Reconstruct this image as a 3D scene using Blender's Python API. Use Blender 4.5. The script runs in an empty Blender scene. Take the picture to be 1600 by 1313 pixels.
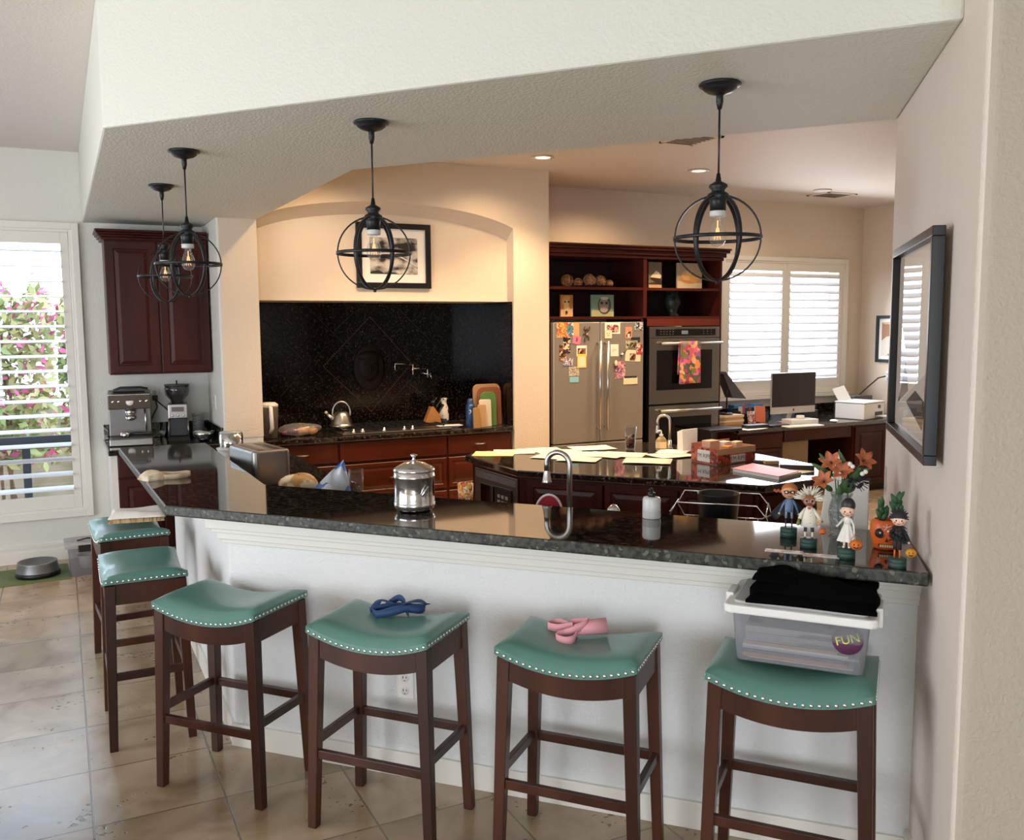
import bpy, bmesh, math, random
from mathutils import Vector, Matrix
random.seed(7)
PI = math.pi
scene = bpy.context.scene
COL = scene.collection
# ------------------------------------------------------------------ camera
H = 1.78; FPX = 1415.0
EX = Vector((0.895, 0.052, -0.443)); EX = Vector((2860, 167, -FPX)).normalized()
EY = Vector((-708, 143, -FPX)); EY = (EY - EX * EY.dot(EX)).normalized()
EZ = EX.cross(EY)
RW = Matrix((EX, EY, EZ))            # camera -> world
cam_d = bpy.data.cameras.new('camera'); cam_d.sensor_width = 36; cam_d.lens = FPX / 1600 * 36
cam_d.clip_start = .05; cam_d.clip_end = 200
cam = bpy.data.objects.new('camera', cam_d); COL.objects.link(cam)
cam.matrix_world = Matrix.Translation((0, 0, H)) @ RW.to_4x4()
scene.camera = cam
def ray(x, y): return RW @ Vector((x - 800, 656.5 - y, -FPX))
def P(x, y, z):                       # photo point on a horizontal plane
    d = ray(x, y); return Vector((0, 0, H)) + d * ((z - H) / d.z)
def PY(x, y, Y):                      # photo point on the plane Y = const
    d = ray(x, y); return Vector((0, 0, H)) + d * (Y / d.y)
def PX(x, y, X):
    d = ray(x, y); return Vector((0, 0, H)) + d * (X / d.x)
# ------------------------------------------------------------------ materials
def lin(c):
    if isinstance(c, str):
        c = c.lstrip('#'); c = [int(c[i:i+2], 16) / 255 for i in (0, 2, 4)]
    return tuple((v / 12.92 if v <= .04045 else ((v + .055) / 1.055) ** 2.4) for v in c) + (1,)
MATS = {}
def mat(name, c, rough=.5, metal=0, c2=None, scale=8, bump=0, bscale=60, trans=0, ior=1.45, alpha=1, emit=0, emc=None,
        coat=0, stretch=None, spec=.5, detail=4, lo=.35, hi=.65, sheen=0):
    if name in MATS: return MATS[name]
    m = bpy.data.materials.new(name); m.use_nodes = True
    nt = m.node_tree; b = nt.nodes['Principled BSDF']; N = nt.nodes.new; L = nt.links.new
    b.inputs['Base Color'].default_value = lin(c); b.inputs['Roughness'].default_value = rough
    b.inputs['Metallic'].default_value = metal; b.inputs['IOR'].default_value = ior
    b.inputs['Transmission Weight'].default_value = trans; b.inputs['Alpha'].default_value = alpha
    b.inputs['Coat Weight'].default_value = coat; b.inputs['Specular IOR Level'].default_value = spec
    b.inputs['Sheen Weight'].default_value = sheen
    if emit: b.inputs['Emission Color'].default_value = lin(emc or c); b.inputs['Emission Strength'].default_value = emit
    co = None
    if c2 or bump:
        tc = N('ShaderNodeTexCoord'); mp = N('ShaderNodeMapping'); L(tc.outputs['Object'], mp.inputs['Vector'])
        if stretch: mp.inputs['Scale'].default_value = stretch
        co = mp.outputs['Vector']
    if c2:
        n = N('ShaderNodeTexNoise'); n.inputs['Scale'].default_value = scale; n.inputs['Detail'].default_value = detail
        L(co, n.inputs['Vector']); r = N('ShaderNodeValToRGB'); L(n.outputs['Fac'], r.inputs['Fac'])
        r.color_ramp.elements[0].color = lin(c); r.color_ramp.elements[1].color = lin(c2)
        r.color_ramp.elements[0].position = lo; r.color_ramp.elements[1].position = hi
        L(r.outputs['Color'], b.inputs['Base Color'])
    if bump:
        n = N('ShaderNodeTexNoise'); n.inputs['Scale'].default_value = bscale; n.inputs['Detail'].default_value = 3
        L(co, n.inputs['Vector']); bp = N('ShaderNodeBump'); bp.inputs['Strength'].default_value = bump
        bp.inputs['Distance'].default_value = .01
        L(n.outputs['Fac'], bp.inputs['Height']); L(bp.outputs['Normal'], b.inputs['Normal'])
    MATS[name] = m
    return m
def multi(name, cols, scale=12, rough=.5, spots=True):        # printed / patterned surfaces
    if name in MATS: return MATS[name]
    m = mat(name, cols[0], rough); nt = m.node_tree; b = nt.nodes['Principled BSDF']; N = nt.nodes.new; L = nt.links.new
    tc = N('ShaderNodeTexCoord')
    nz = N('ShaderNodeTexNoise'); nz.inputs['Scale'].default_value = scale * .6; L(tc.outputs['Object'], nz.inputs['Vector'])
    mx = N('ShaderNodeMix'); mx.data_type = 'VECTOR'; mx.inputs[0].default_value = .12
    L(tc.outputs['Object'], mx.inputs[4]); L(nz.outputs['Color'], mx.inputs[5])
    v = N('ShaderNodeTexVoronoi'); v.inputs['Scale'].default_value = scale; L(mx.outputs[1], v.inputs['Vector'])
    sp = N('ShaderNodeSeparateColor'); L(v.outputs['Color'], sp.inputs[0])
    r = N('ShaderNodeValToRGB'); r.color_ramp.interpolation = 'CONSTANT'
    while len(r.color_ramp.elements) < len(cols): r.color_ramp.elements.new(.5)
    for i, c in enumerate(cols):
        r.color_ramp.elements[i].position = i / len(cols); r.color_ramp.elements[i].color = lin(c)
    L(sp.outputs[0], r.inputs['Fac']); L(r.outputs['Color'], b.inputs['Base Color'])
    return m
# wall paint with orange-peel texture
def paint(name, c): return mat(name, c, .62, bump=.35, bscale=85, spec=.3)
M_white = paint('painted_plaster_white', '#dcdad2')
M_soff = paint('painted_plaster_soffit', '#d7d8cc')
M_cream = paint('painted_plaster_cream', '#dccbb4')
M_ceil = paint('painted_ceiling', '#ddd6cd')
M_trim = mat('white_trim_enamel', '#e6e2d8', .35)
M_trimw = mat('warm_white_trim', '#e2dacb', .35)
M_wood = mat('cherry_wood', '#401811', .34, c2='#290d09', scale=5, stretch=(1, 1, .18), spec=.25)
M_woodh = mat('cherry_wood_horizontal', '#461a11', .34, c2='#2d0f0a', scale=5, stretch=(.18, 1, 1), spec=.3)
M_wooddk = mat('dark_cherry_interior', '#260c08', .5)
M_stool = mat('espresso_wood', '#45261a', .33, c2='#2d160d', scale=6, stretch=(1, 1, .15), spec=.35)
M_leather = mat('green_leather', '#517e74', .34, c2='#49756a', scale=4, bump=.06, bscale=180, coat=.25)
M_chrome = mat('chrome', '#d8d8d8', .12, 1)
M_steel = mat('brushed_steel', '#8f8b86', .32, 1, bump=.03, bscale=200, stretch=(1, 1, .02))
M_steeld = mat('fridge_steel', '#a0978b', .42, .6)
M_nickel = mat('brushed_nickel', '#b9b5ae', .28, 1)
M_black = mat('black_metal', '#15171a', .4, .3)
M_blackp = mat('black_plastic', '#121214', .4)
M_gloss = mat('black_glass', '#060607', .06, spec=.6)
def thin(name, tint='#ffffff', rough=.0, ior=1.45, haze=0, hc='#e4e6e8', bump=0):
    # thin clear sheet: see-through with a fresnel reflection, optionally cloudy
    if name in MATS: return MATS[name]
    m = bpy.data.materials.new(name); m.use_nodes = True; nt = m.node_tree; N = nt.nodes.new; L = nt.links.new
    nt.nodes.remove(nt.nodes['Principled BSDF']); out = nt.nodes['Material Output']
    tr = N('ShaderNodeBsdfTransparent'); tr.inputs[0].default_value = lin(tint); gl = N('ShaderNodeBsdfGlossy'); gl.inputs['Roughness'].default_value = rough
    fr = N('ShaderNodeLayerWeight'); fr.inputs['Blend'].default_value = .5; pw = N('ShaderNodeMath'); pw.operation = 'POWER'; pw.inputs[1].default_value = 3.5; L(fr.outputs['Facing'], pw.inputs[0]); sc_ = N('ShaderNodeMath'); sc_.operation = 'MULTIPLY_ADD'; sc_.inputs[1].default_value = ior-1; sc_.inputs[2].default_value = .035; L(pw.outputs[0], sc_.inputs[0]); mx = N('ShaderNodeMixShader'); L(sc_.outputs[0], mx.inputs[0]); L(gl.outputs[0], mx.inputs[2])
    src = tr.outputs[0]
    if haze:
        df = N('ShaderNodeBsdfDiffuse'); df.inputs[0].default_value = lin(hc); tl = N('ShaderNodeBsdfTranslucent'); tl.inputs[0].default_value = lin(hc)
        a = N('ShaderNodeMixShader'); a.inputs[0].default_value = .5; L(df.outputs[0], a.inputs[1]); L(tl.outputs[0], a.inputs[2])
        h = N('ShaderNodeMixShader'); h.inputs[0].default_value = haze; L(tr.outputs[0], h.inputs[1]); L(a.outputs[0], h.inputs[2]); src = h.outputs[0]
    if bump:
        tc = N('ShaderNodeTexCoord'); n = N('ShaderNodeTexVoronoi'); n.inputs['Scale'].default_value = 70; L(tc.outputs['Object'], n.inputs['Vector'])
        bp = N('ShaderNodeBump'); bp.inputs['Strength'].default_value = bump; bp.inputs['Distance'].default_value = .01; L(n.outputs['Distance'], bp.inputs['Height']); L(bp.outputs[0], gl.inputs['Normal']); L(bp.outputs[0], fr.inputs['Normal'])
    L(src, mx.inputs[1]); L(mx.outputs[0], out.inputs['Surface']); MATS[name] = m; return m
M_glass = mat('clear_glass', '#ffffff', .0, trans=1, ior=1.45)
M_thin = thin('thin_clear_glass', '#f4f8f8')
M_wht = mat('white_plastic', '#e4e3df', .35)
M_paper = mat('white_paper', '#ece8df', .7)
def granite(name, dark, fleck1, fleck2, rough, amt=.62, ior=2.0):
    m = mat(name, dark, rough, ior=ior); nt = m.node_tree; b = nt.nodes['Principled BSDF']; N = nt.nodes.new; L = nt.links.new
    tc = N('ShaderNodeTexCoord')
    v = N('ShaderNodeTexVoronoi'); v.inputs['Scale'].default_value = 90; L(tc.outputs['Object'], v.inputs['Vector'])
    n = N('ShaderNodeTexNoise'); n.inputs['Scale'].default_value = 55; n.inputs['Detail'].default_value = 6; L(tc.outputs['Object'], n.inputs['Vector'])
    r = N('ShaderNodeValToRGB'); L(n.outputs['Fac'], r.inputs['Fac'])
    r.color_ramp.elements[0].position = amt - .12; r.color_ramp.elements[0].color = lin(dark)
    r.color_ramp.elements[1].position = amt + .06; r.color_ramp.elements[1].color = lin(fleck1)
    r2 = N('ShaderNodeValToRGB'); sp = N('ShaderNodeSeparateColor'); L(v.outputs['Color'], sp.inputs[0]); L(sp.outputs[0], r2.inputs['Fac'])
    r2.color_ramp.interpolation = 'CONSTANT'
    r2.color_ramp.elements[0].color = (0, 0, 0, 1); r2.color_ramp.elements[1].position = .93; r2.color_ramp.elements[1].color = (1, 1, 1, 1)
    mx = N('ShaderNodeMix'); mx.data_type = 'RGBA'; L(r2.outputs['Color'], mx.inputs[0]); L(r.outputs['Color'], mx.inputs[6])
    mx.inputs[7].default_value = lin(fleck2); L(mx.outputs[2], b.inputs['Base Color'])
    return m
M_gran = granite('dark_granite', '#0e0d0c', '#3a352f', '#4c463e', .05, .6)
M_granr = granite('dark_granite_worn_edge', '#0d0e0c', '#34372f', '#56564c', .45, .52, ior=1.4)
M_splash = granite('black_granite_backsplash', '#070606', '#2a201b', '#2c2621', .12, .64, ior=1.28)
# ------------------------------------------------------------------ mesh builder
class MB:
    def __init__(s): s.v = []; s.f = []; s.m = []; s.sm = []; s.mi = 0; s.T = None
    def add(s, vs, fs, smooth=False):
        o = len(s.v)
        for p in vs:
            p = Vector(p)
            s.v.append(s.T @ p if s.T else p)
        for f in fs: s.f.append([i + o for i in f]); s.m.append(s.mi); s.sm.append(smooth)
        return s
    def box(s, x0, x1, y0, y1, z0, z1, rz=0, c=None):
        vs = [(x, y, z) for z in (z0, z1) for y in (y0, y1) for x in (x0, x1)]
        if rz:
            cx, cy = c or ((x0+x1)/2, (y0+y1)/2)
            cc, ss = math.cos(rz), math.sin(rz)
            vs = [(cx+(x-cx)*cc-(y-cy)*ss, cy+(x-cx)*ss+(y-cy)*cc, z) for x, y, z in vs]
        return s.add(vs, [(0,2,3,1),(4,5,7,6),(0,1,5,4),(2,6,7,3),(0,4,6,2),(1,3,7,5)])
    def hexa(s, a, b):                # two quads (bottom ccw, top ccw)
        return s.add(list(a)+list(b), [(3,2,1,0),(4,5,6,7),(0,1,5,4),(1,2,6,5),(2,3,7,6),(3,0,4,7)])
    def prism(s, poly, z0, z1):
        n = len(poly); A = sum(poly[i][0]*poly[(i+1)%n][1]-poly[(i+1)%n][0]*poly[i][1] for i in range(n))
        if A < 0: poly = poly[::-1]
        vs = [(p[0], p[1], z0) for p in poly] + [(p[0], p[1], z1) for p in poly]
        return s.add(vs, [tuple(range(n))[::-1], tuple(range(n, 2*n))] + [(i, (i+1)%n, (i+1)%n+n, i+n) for i in range(n)])
    def prismy(s, poly, y0, y1):      # polygon in x-z, extruded along y
        n = len(poly); A = sum(poly[i][0]*poly[(i+1)%n][1]-poly[(i+1)%n][0]*poly[i][1] for i in range(n))
        if A < 0: poly = poly[::-1]
        vs = [(p[0], y0, p[1]) for p in poly] + [(p[0], y1, p[1]) for p in poly]
        return s.add(vs, [tuple(range(n)), tuple(range(n, 2*n))[::-1]] + [(i, i+n, (i+1)%n+n, (i+1)%n) for i in range(n)])
    def lathe(s, prof, c=(0,0,0), n=24, sx=1, sy=1, close=True):
        vs = []; fs = []
        for r, z in prof:
            for k in range(n):
                a = 2*PI*k/n; vs.append((c[0]+r*sx*math.cos(a), c[1]+r*sy*math.sin(a), c[2]+z))
        for i in range(len(prof)-1):
            for k in range(n):
                k2 = (k+1) % n; fs.append((i*n+k, i*n+k2, (i+1)*n+k2, (i+1)*n+k))
        if close:
            if prof[0][0] > 1e-5: fs.append(tuple(range(n))[::-1])
            if prof[-1][0] > 1e-5: fs.append(tuple((len(prof)-1)*n+k for k in range(n)))
        return s.add(vs, fs, True)
    def ball(s, c, r, n=14, sx=1, sy=1, sz=1):
        prof = [(max(1e-6, r*math.sin(PI*i/(n//2*2)))*1.0, -r*sz*math.cos(PI*i/(n//2*2))) for i in range(n//2*2+1)]
        return s.lathe(prof, c, n, sx, sy, close=False)
    def tube(s, pts, r, n=8, closed=False, flat=None, cap=True):
        pts = [Vector(p) for p in pts]; N = len(pts); vs = []; fs = []
        rr = r if isinstance(r, (list, tuple)) else [r]*N
        prev = None
        for i, p in enumerate(pts):
            a = pts[i-1] if (i or closed) else p; b = pts[(i+1) % N] if (i < N-1 or closed) else p
            t = (b-a); t = t.normalized() if t.length > 1e-9 else Vector((0,0,1))
            if prev is None:
                u = Vector((0,0,1)) if abs(t.z) < .9 else Vector((1,0,0))
                u = (u - t*u.dot(t)).normalized()
            else:
                u = prev - t*prev.dot(t); u = u.normalized() if u.length > 1e-6 else t.orthogonal().normalized()
            prev = u; w = t.cross(u)
            for k in range(n):
                an = 2*PI*k/n; vs.append(p + (u*math.cos(an)*(flat or 1) + w*math.sin(an))*rr[i])
        for i in range(N-1 + (1 if closed else 0)):
            j = (i+1) % N
            for k in range(n):
                k2 = (k+1) % n; fs.append((i*n+k, i*n+k2, j*n+k2, j*n+k))
        if cap and not closed: fs += [tuple(range(n))[::-1], tuple((N-1)*n+k for k in range(n))]
        return s.add(vs, fs, True)
    def cyl(s, a, b, r, r2=None, n=16): return s.tube([a, b], [r, r if r2 is None else r2], n)
    def band(s, c, R, w, t, axis, up, n=48):   # flat ring: radius R, width w along 'axis', thickness t
        axis = Vector(axis).normalized(); up = Vector(up).normalized(); sd = axis.cross(up); c = Vector(c); vs = []; fs = []
        for k in range(n):
            a = 2*PI*k/n; d = up*math.cos(a)+sd*math.sin(a)
            for (rr, ww) in ((R-t/2, -w/2), (R+t/2, -w/2), (R+t/2, w/2), (R-t/2, w/2)): vs.append(c+d*rr+axis*ww)
        for k in range(n):
            k2 = (k+1) % n
            for q in range(4): fs.append((k*4+q, k*4+(q+1)%4, k2*4+(q+1)%4, k2*4+q))
        return s.add(vs, fs, True)
    def grid(s, fn, nu, nv, smooth=True, flip=False):
        vs = [fn(u/nu, v/nv) for v in range(nv+1) for u in range(nu+1)]
        fs = [(v*(nu+1)+u, v*(nu+1)+u+1, (v+1)*(nu+1)+u+1, (v+1)*(nu+1)+u) for v in range(nv) for u in range(nu)]
        if flip: fs = [f[::-1] for f in fs]
        return s.add(vs, fs, smooth)
    def door(s, x0, x1, z0, z1, y=0, t=.02, fr=.055, raised=True):
        # raised-panel front lying in the x-z plane, front at y (towards -y)
        if not raised: return s.box(x0, x1, y, y+t, z0, z1)
        rings = [(0, t), (0, .003), (.004, 0), (fr, 0), (fr+.006, .007), (fr+.012, .007), (fr+.035, .001)]
        vs = []; fs = []
        for d, dy in rings: vs += [(x0+d, y+dy, z0+d), (x1-d, y+dy, z0+d), (x1-d, y+dy, z1-d), (x0+d, y+dy, z1-d)]
        for i in range(len(rings)-1):
            for k in range(4):
                k2 = (k+1) % 4; fs.append((i*4+k, i*4+k2, (i+1)*4+k2, (i+1)*4+k))
        e = (len(rings)-1)*4; fs += [(e, e+1, e+2, e+3), (3, 2, 1, 0)]
        return s.add(vs, fs)
    def build(s, name, mats, parent=None, bev=0, seg=2, sub=0, solid=0, **tags):
        me = bpy.data.meshes.new(name); me.from_pydata([tuple(p) for p in s.v], [], s.f)
        mats = mats if isinstance(mats, (list, tuple)) else [mats]
        for m in mats: me.materials.append(m)
        me.polygons.foreach_set('material_index', s.m); me.polygons.foreach_set('use_smooth', s.sm); me.update()
        bm = bmesh.new(); bm.from_mesh(me)
        bmesh.ops.recalc_face_normals(bm, faces=bm.faces); bm.to_mesh(me); bm.free()
        o = bpy.data.objects.new(name, me); COL.objects.link(o)
        if parent: o.parent = parent
        if solid:
            q = o.modifiers.new('solid', 'SOLIDIFY'); q.thickness = solid; q.offset = 0
        if bev:
            q = o.modifiers.new('bevel', 'BEVEL'); q.width = bev; q.segments = seg; q.limit_method = 'ANGLE'; q.angle_limit = .6
        if sub:
            q = o.modifiers.new('sub', 'SUBSURF'); q.levels = sub; q.render_levels = sub
        return tag(o, **tags)
def tag(o, label=None, cat=None, group=None, kind=None):
    if label: o['label'] = label
    if cat: o['category'] = cat
    if group: o['group'] = group
    if kind: o['kind'] = kind
    return o
def thing(name, label, cat, loc=(0,0,0), rz=0, group=None):
    o = bpy.data.objects.new(name, None); COL.objects.link(o); o.location = loc; o.rotation_euler = (0,0,rz)
    o.empty_display_size = .05
    return tag(o, label, cat, group)
def dup(root, loc, rz, label, group=None):
    r = root.copy(); COL.objects.link(r); r.location = loc; r.rotation_euler = (0,0,rz); r['label'] = label
    if group: r['group'] = group
    for ch in list(root.children):
        c = ch.copy(); COL.objects.link(c); c.parent = r
        for g in ch.children:
            d = g.copy(); COL.objects.link(d); d.parent = c
    return r
def text(name, s, size, material, parent, loc, rot, depth=.0005, **tags):
    c = bpy.data.curves.new(name, 'FONT'); c.body = s; c.size = size; c.extrude = depth; c.align_x = 'CENTER'; c.align_y = 'CENTER'
    o = bpy.data.objects.new('tmp_text', c); COL.objects.link(o); bpy.context.view_layer.update()
    me = bpy.data.meshes.new_from_object(o); bpy.data.objects.remove(o)
    me.materials.clear(); me.materials.append(material)
    t = bpy.data.objects.new(name, me); COL.objects.link(t); t.parent = parent; t.location = loc; t.rotation_euler = rot
    return tag(t, **tags)
def S(name, mb, m, **k): return mb.build(name, m, kind='structure', **k)
# ================================================================== ROOM
CZ = 3.1; YB = 7.72; SZ = 2.58
RWp = Vector((1.99, 1.475)); RWq = Vector((3.01, 2.615)); RWd = (RWq-RWp).normalized(); RWn = Vector((-RWd.y, RWd.x))   # RWn points to the room (left)
# floor with travertine tiles
m = mat('travertine_tile_floor', '#a08c72', .28); nt = m.node_tree; b = nt.nodes['Principled BSDF']; N = nt.nodes.new; L = nt.links.new
tc = N('ShaderNodeTexCoord'); mp = N('ShaderNodeMapping'); mp.inputs['Location'].default_value = (-.02, -3.43, 0); L(tc.outputs['Object'], mp.inputs['Vector'])
br = N('ShaderNodeTexBrick'); br.offset = 0; br.squash = 1
for k, v in (('Scale', 1), ('Mortar Size', .0045), ('Mortar Smooth', .3), ('Brick Width', .457), ('Row Height', .457), ('Bias', 0)): br.inputs[k].default_value = v
br.inputs['Color1'].default_value = (0, 0, 0, 1); br.inputs['Color2'].default_value = (1, 1, 1, 1); br.inputs['Mortar'].default_value = (0, 0, 0, 1)
L(mp.outputs['Vector'], br.inputs['Vector'])
n1 = N('ShaderNodeTexNoise'); n1.inputs['Scale'].default_value = 3.2; n1.inputs['Detail'].default_value = 8; n1.inputs['Distortion'].default_value = .8
wv = N('ShaderNodeMix'); wv.data_type = 'VECTOR'; wv.inputs[0].default_value = .5
ad = N('ShaderNodeVectorMath'); ad.operation = 'MULTIPLY_ADD'; L(br.outputs['Color'], ad.inputs[0]); ad.inputs[1].default_value = (7, 5, 3); L(mp.outputs['Vector'], ad.inputs[2])
L(ad.outputs[0], n1.inputs['Vector'])
rp = N('ShaderNodeValToRGB'); L(n1.outputs['Fac'], rp.inputs['Fac'])
e = rp.color_ramp.elements; e[0].position = .3; e[0].color = lin('#806a50'); e[1].position = .72; e[1].color = lin('#b9a286'); q = e.new(.5); q.color = lin('#9f896b')
mxb = N('ShaderNodeMix'); mxb.data_type = 'RGBA'; L(br.outputs['Fac'], mxb.inputs[0]); L(rp.outputs['Color'], mxb.inputs[6]); mxb.inputs[7].default_value = lin('#6d614f')
pit = N('ShaderNodeTexNoise'); pit.inputs['Scale'].default_value = 38; pit.inputs['Detail'].default_value = 2; L(mp.outputs['Vector'], pit.inputs['Vector'])
pn = N('ShaderNodeTexNoise'); pn.inputs['Scale'].default_value = 4; L(ad.outputs[0], pn.inputs['Vector'])
pm = N('ShaderNodeMath'); pm.operation = 'MULTIPLY'; L(pit.outputs['Fac'], pm.inputs[0]); L(pn.outputs['Fac'], pm.inputs[1])
pr = N('ShaderNodeValToRGB'); L(pm.outputs[0], pr.inputs['Fac']); pr.color_ramp.elements[0].position = .37; pr.color_ramp.elements[1].position = .40
pr.color_ramp.elements[0].color = (0,0,0,1); pr.color_ramp.elements[1].color = (1,1,1,1)
mx2 = N('ShaderNodeMix'); mx2.data_type = 'RGBA'; L(pr.outputs['Color'], mx2.inputs[0]); L(mxb.outputs[2], mx2.inputs[6]); mx2.inputs[7].default_value = lin('#5d5040')
L(mx2.outputs[2], b.inputs['Base Color'])
rr = N('ShaderNodeMapRange'); L(n1.outputs['Fac'], rr.inputs[0]); rr.inputs[3].default_value = .12; rr.inputs[4].default_value = .32; b.inputs['IOR'].default_value = 1.6; L(rr.outputs[0], b.inputs['Roughness'])
hs = N('ShaderNodeMath'); hs.operation = 'MULTIPLY_ADD'; L(br.outputs['Fac'], hs.inputs[0]); hs.inputs[1].default_value = -1; L(n1.outputs['Fac'], hs.inputs[2])
h2 = N('ShaderNodeMath'); h2.operation = 'MULTIPLY_ADD'; L(pr.outputs['Color'], h2.inputs[0]); h2.inputs[1].default_value = -.5; L(hs.outputs[0], h2.inputs[2])
bp = N('ShaderNodeBump'); bp.inputs['Strength'].default_value = .35; bp.inputs['Distance'].default_value = .006; L(h2.outputs[0], bp.inputs['Height']); L(bp.outputs['Normal'], b.inputs['Normal'])
S('floor', MB().box(-4, 8.6, -4, 8, -.1, 0), m)
S('ceiling', MB().box(-4, 8.6, -4, 8, CZ, CZ+.1), M_ceil)
# back wall: with two window openings
def wall_y(y0, y1, x0, x1, holes, z1=CZ):
    mb = MB(); xs = x0
    for (a, b_, c, d) in sorted(holes):
        mb.box(xs, a, y0, y1, 0, z1); mb.box(a, b_, y0, y1, 0, c); mb.box(a, b_, y0, y1, d, z1); xs = b_
    mb.box(xs, x1, y0, y1, 0, z1); return mb
W1 = (-1.75, .10, .40, 2.50); W2 = (6.38, 8.08, 1.06, 2.44)
S('wall_back_left', wall_y(YB, YB+.2, -4, 4.0, [W1]), M_white)
S('wall_back', wall_y(YB, YB+.2, 4.0, 8.6, [W2]), M_cream)
S('wall_left', MB().box(-4.1, -4, -4, 8, 0, CZ), M_white)
mb = MB(); mb.box(-4, -3, -4.1, -4, 0, CZ); mb.box(-1, 8.6, -4.1, -4, 0, CZ); mb.box(-3, -1, -4.1, -4, 0, .3); mb.box(-3, -1, -4.1, -4, 2.3, CZ)
S('wall_behind', mb, M_white)
S('wall_right_far', MB().box(8.4, 8.6, -4, YB, 0, CZ), M_cream)
# wall with the framed picture: bullnose corner
th = .16; nn = -RWn
a0 = RWp + RWd*.0; 
cr = .03
pts = []
for k in range(7):
    an = k/6*PI/2
    pts.append(RWp + RWd*(cr - cr*math.sin(an)) + nn*(cr - cr*math.cos(an)))
perp = Vector((RWd.y, -RWd.x))      # toward the right, away from the room side
endn = RWp + perp*3.2
poly = [tuple(RWq), *[tuple(p) for p in pts[:4]], tuple(RWp + RWd*th + nn*th), tuple(RWq + nn*th)]
poly2 = [*[tuple(p) for p in pts[3:]], tuple(endn), tuple(endn + RWd*th), tuple(RWp + RWd*(th+.001) + nn*th)]
S('wall_front_right', MB().prism(poly2, 0, CZ), paint('painted_plaster_shaded', '#b3a898'))  # the dimmer light on this face is mixed into a darker plaster colour
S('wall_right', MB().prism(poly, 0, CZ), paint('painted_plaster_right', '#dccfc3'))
bm_ = MB(); 
def along(p, q, off, t):      # strip polygon along p->q, offset off, thickness t, to the left side
    p = Vector(p); q = Vector(q); d = (q-p).normalized(); n = Vector((-d.y, d.x))
    return [tuple(p+n*off), tuple(q+n*off), tuple(q+n*(off+t)), tuple(p+n*(off+t))]
S('baseboard_right', MB().prism(along(RWp+RWd*.02, RWp+RWd*.62, 0, .015), 0, .13), M_trim)
# soffit (dropped ceiling over the bar)
sof = [(.20, YB), (.20, 4.08), (2.19, 1.696), (3.01, 2.615), (1.40, 4.62), (1.37, 7.0), (1.36, 7.0), (1.07, 7.0), (1.07, YB)]
S('ceiling_soffit', MB().prism(sof, SZ, CZ), M_soff, bev=.012)
# pier + niche wall (arched)
NX0, NX1, NX2 = 1.36, 3.505, 3.85; NY = 7.0; HY = 7.13
mb = MB()
mb.box(1.07, NX0, NY, YB, 0, SZ+.03)                      # pier
S('wall_pier', mb, M_white, bev=.012)
def arch(x, zc, za, x0, x1):
    xm = (x0+x1)/2; return zc + (za-zc)*math.sqrt(max(0, 1-((x-xm)/((x1-x0)/2*1.12))**2))
zs0 = 2.60; za0 = 2.762
def front(x): 
    base = math.sqrt(1-(1/1.12)**2)
    xm = (NX0+NX1)/2; u = (x-xm)/((NX1-NX0)/2)
    return zs0 + (za0-zs0)*(math.sqrt(1-(u/1.12)**2)-base)/(1-base)
mb = MB(); n = 28; xs = [NX0+(NX1-NX0)*i/n for i in range(n+1)]
for i in range(n):
    a, c = xs[i], xs[i+1]
    mb.add([(a, NY, front(a)), (c, NY, front(c)), (c, NY, CZ), (a, NY, CZ), (a, HY, front(a)-.085), (c, HY, front(c)-.085)],
           [(0,1,2,3), (0,4,5,1)])
mb.box(NX1, NX2, NY, YB, 0, CZ)
mb.box(NX0-.02, NX0, NY, YB, SZ, CZ)
mb.box(NX0, NX1, NY, NY+.001, CZ-.001, CZ)
S('wall_niche', mb, M_cream, bev=.0)
S('wall_pier_face', MB().box(1.085, NX0, NY-.004, NY, .95, SZ-.0), M_cream)
# hood front above the cooktop
mb = MB(); 
for i in range(n):
    a, c = xs[i], xs[i+1]
    mb.add([(a, HY, 2.0), (c, HY, 2.0), (c, HY, front(c)-.085), (a, HY, front(a)-.085)], [(0,1,2,3)])
mb.box(NX0, NX1, HY-.012, YB-.05, 1.985, 2.0)
mb.box(NX0, NX1, HY+.1, HY+.12, 1.985, CZ-.1)
S('wall_hood', mb, M_cream)
# baseboard under the left window
mb = MB(); 
for (z0, z1, t) in ((0, .085, .016), (.085, .115, .012), (.115, .135, .02)): mb.box(-4, .33, YB-t, YB, z0, z1)
S('baseboard_back', mb, M_trim)
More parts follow.
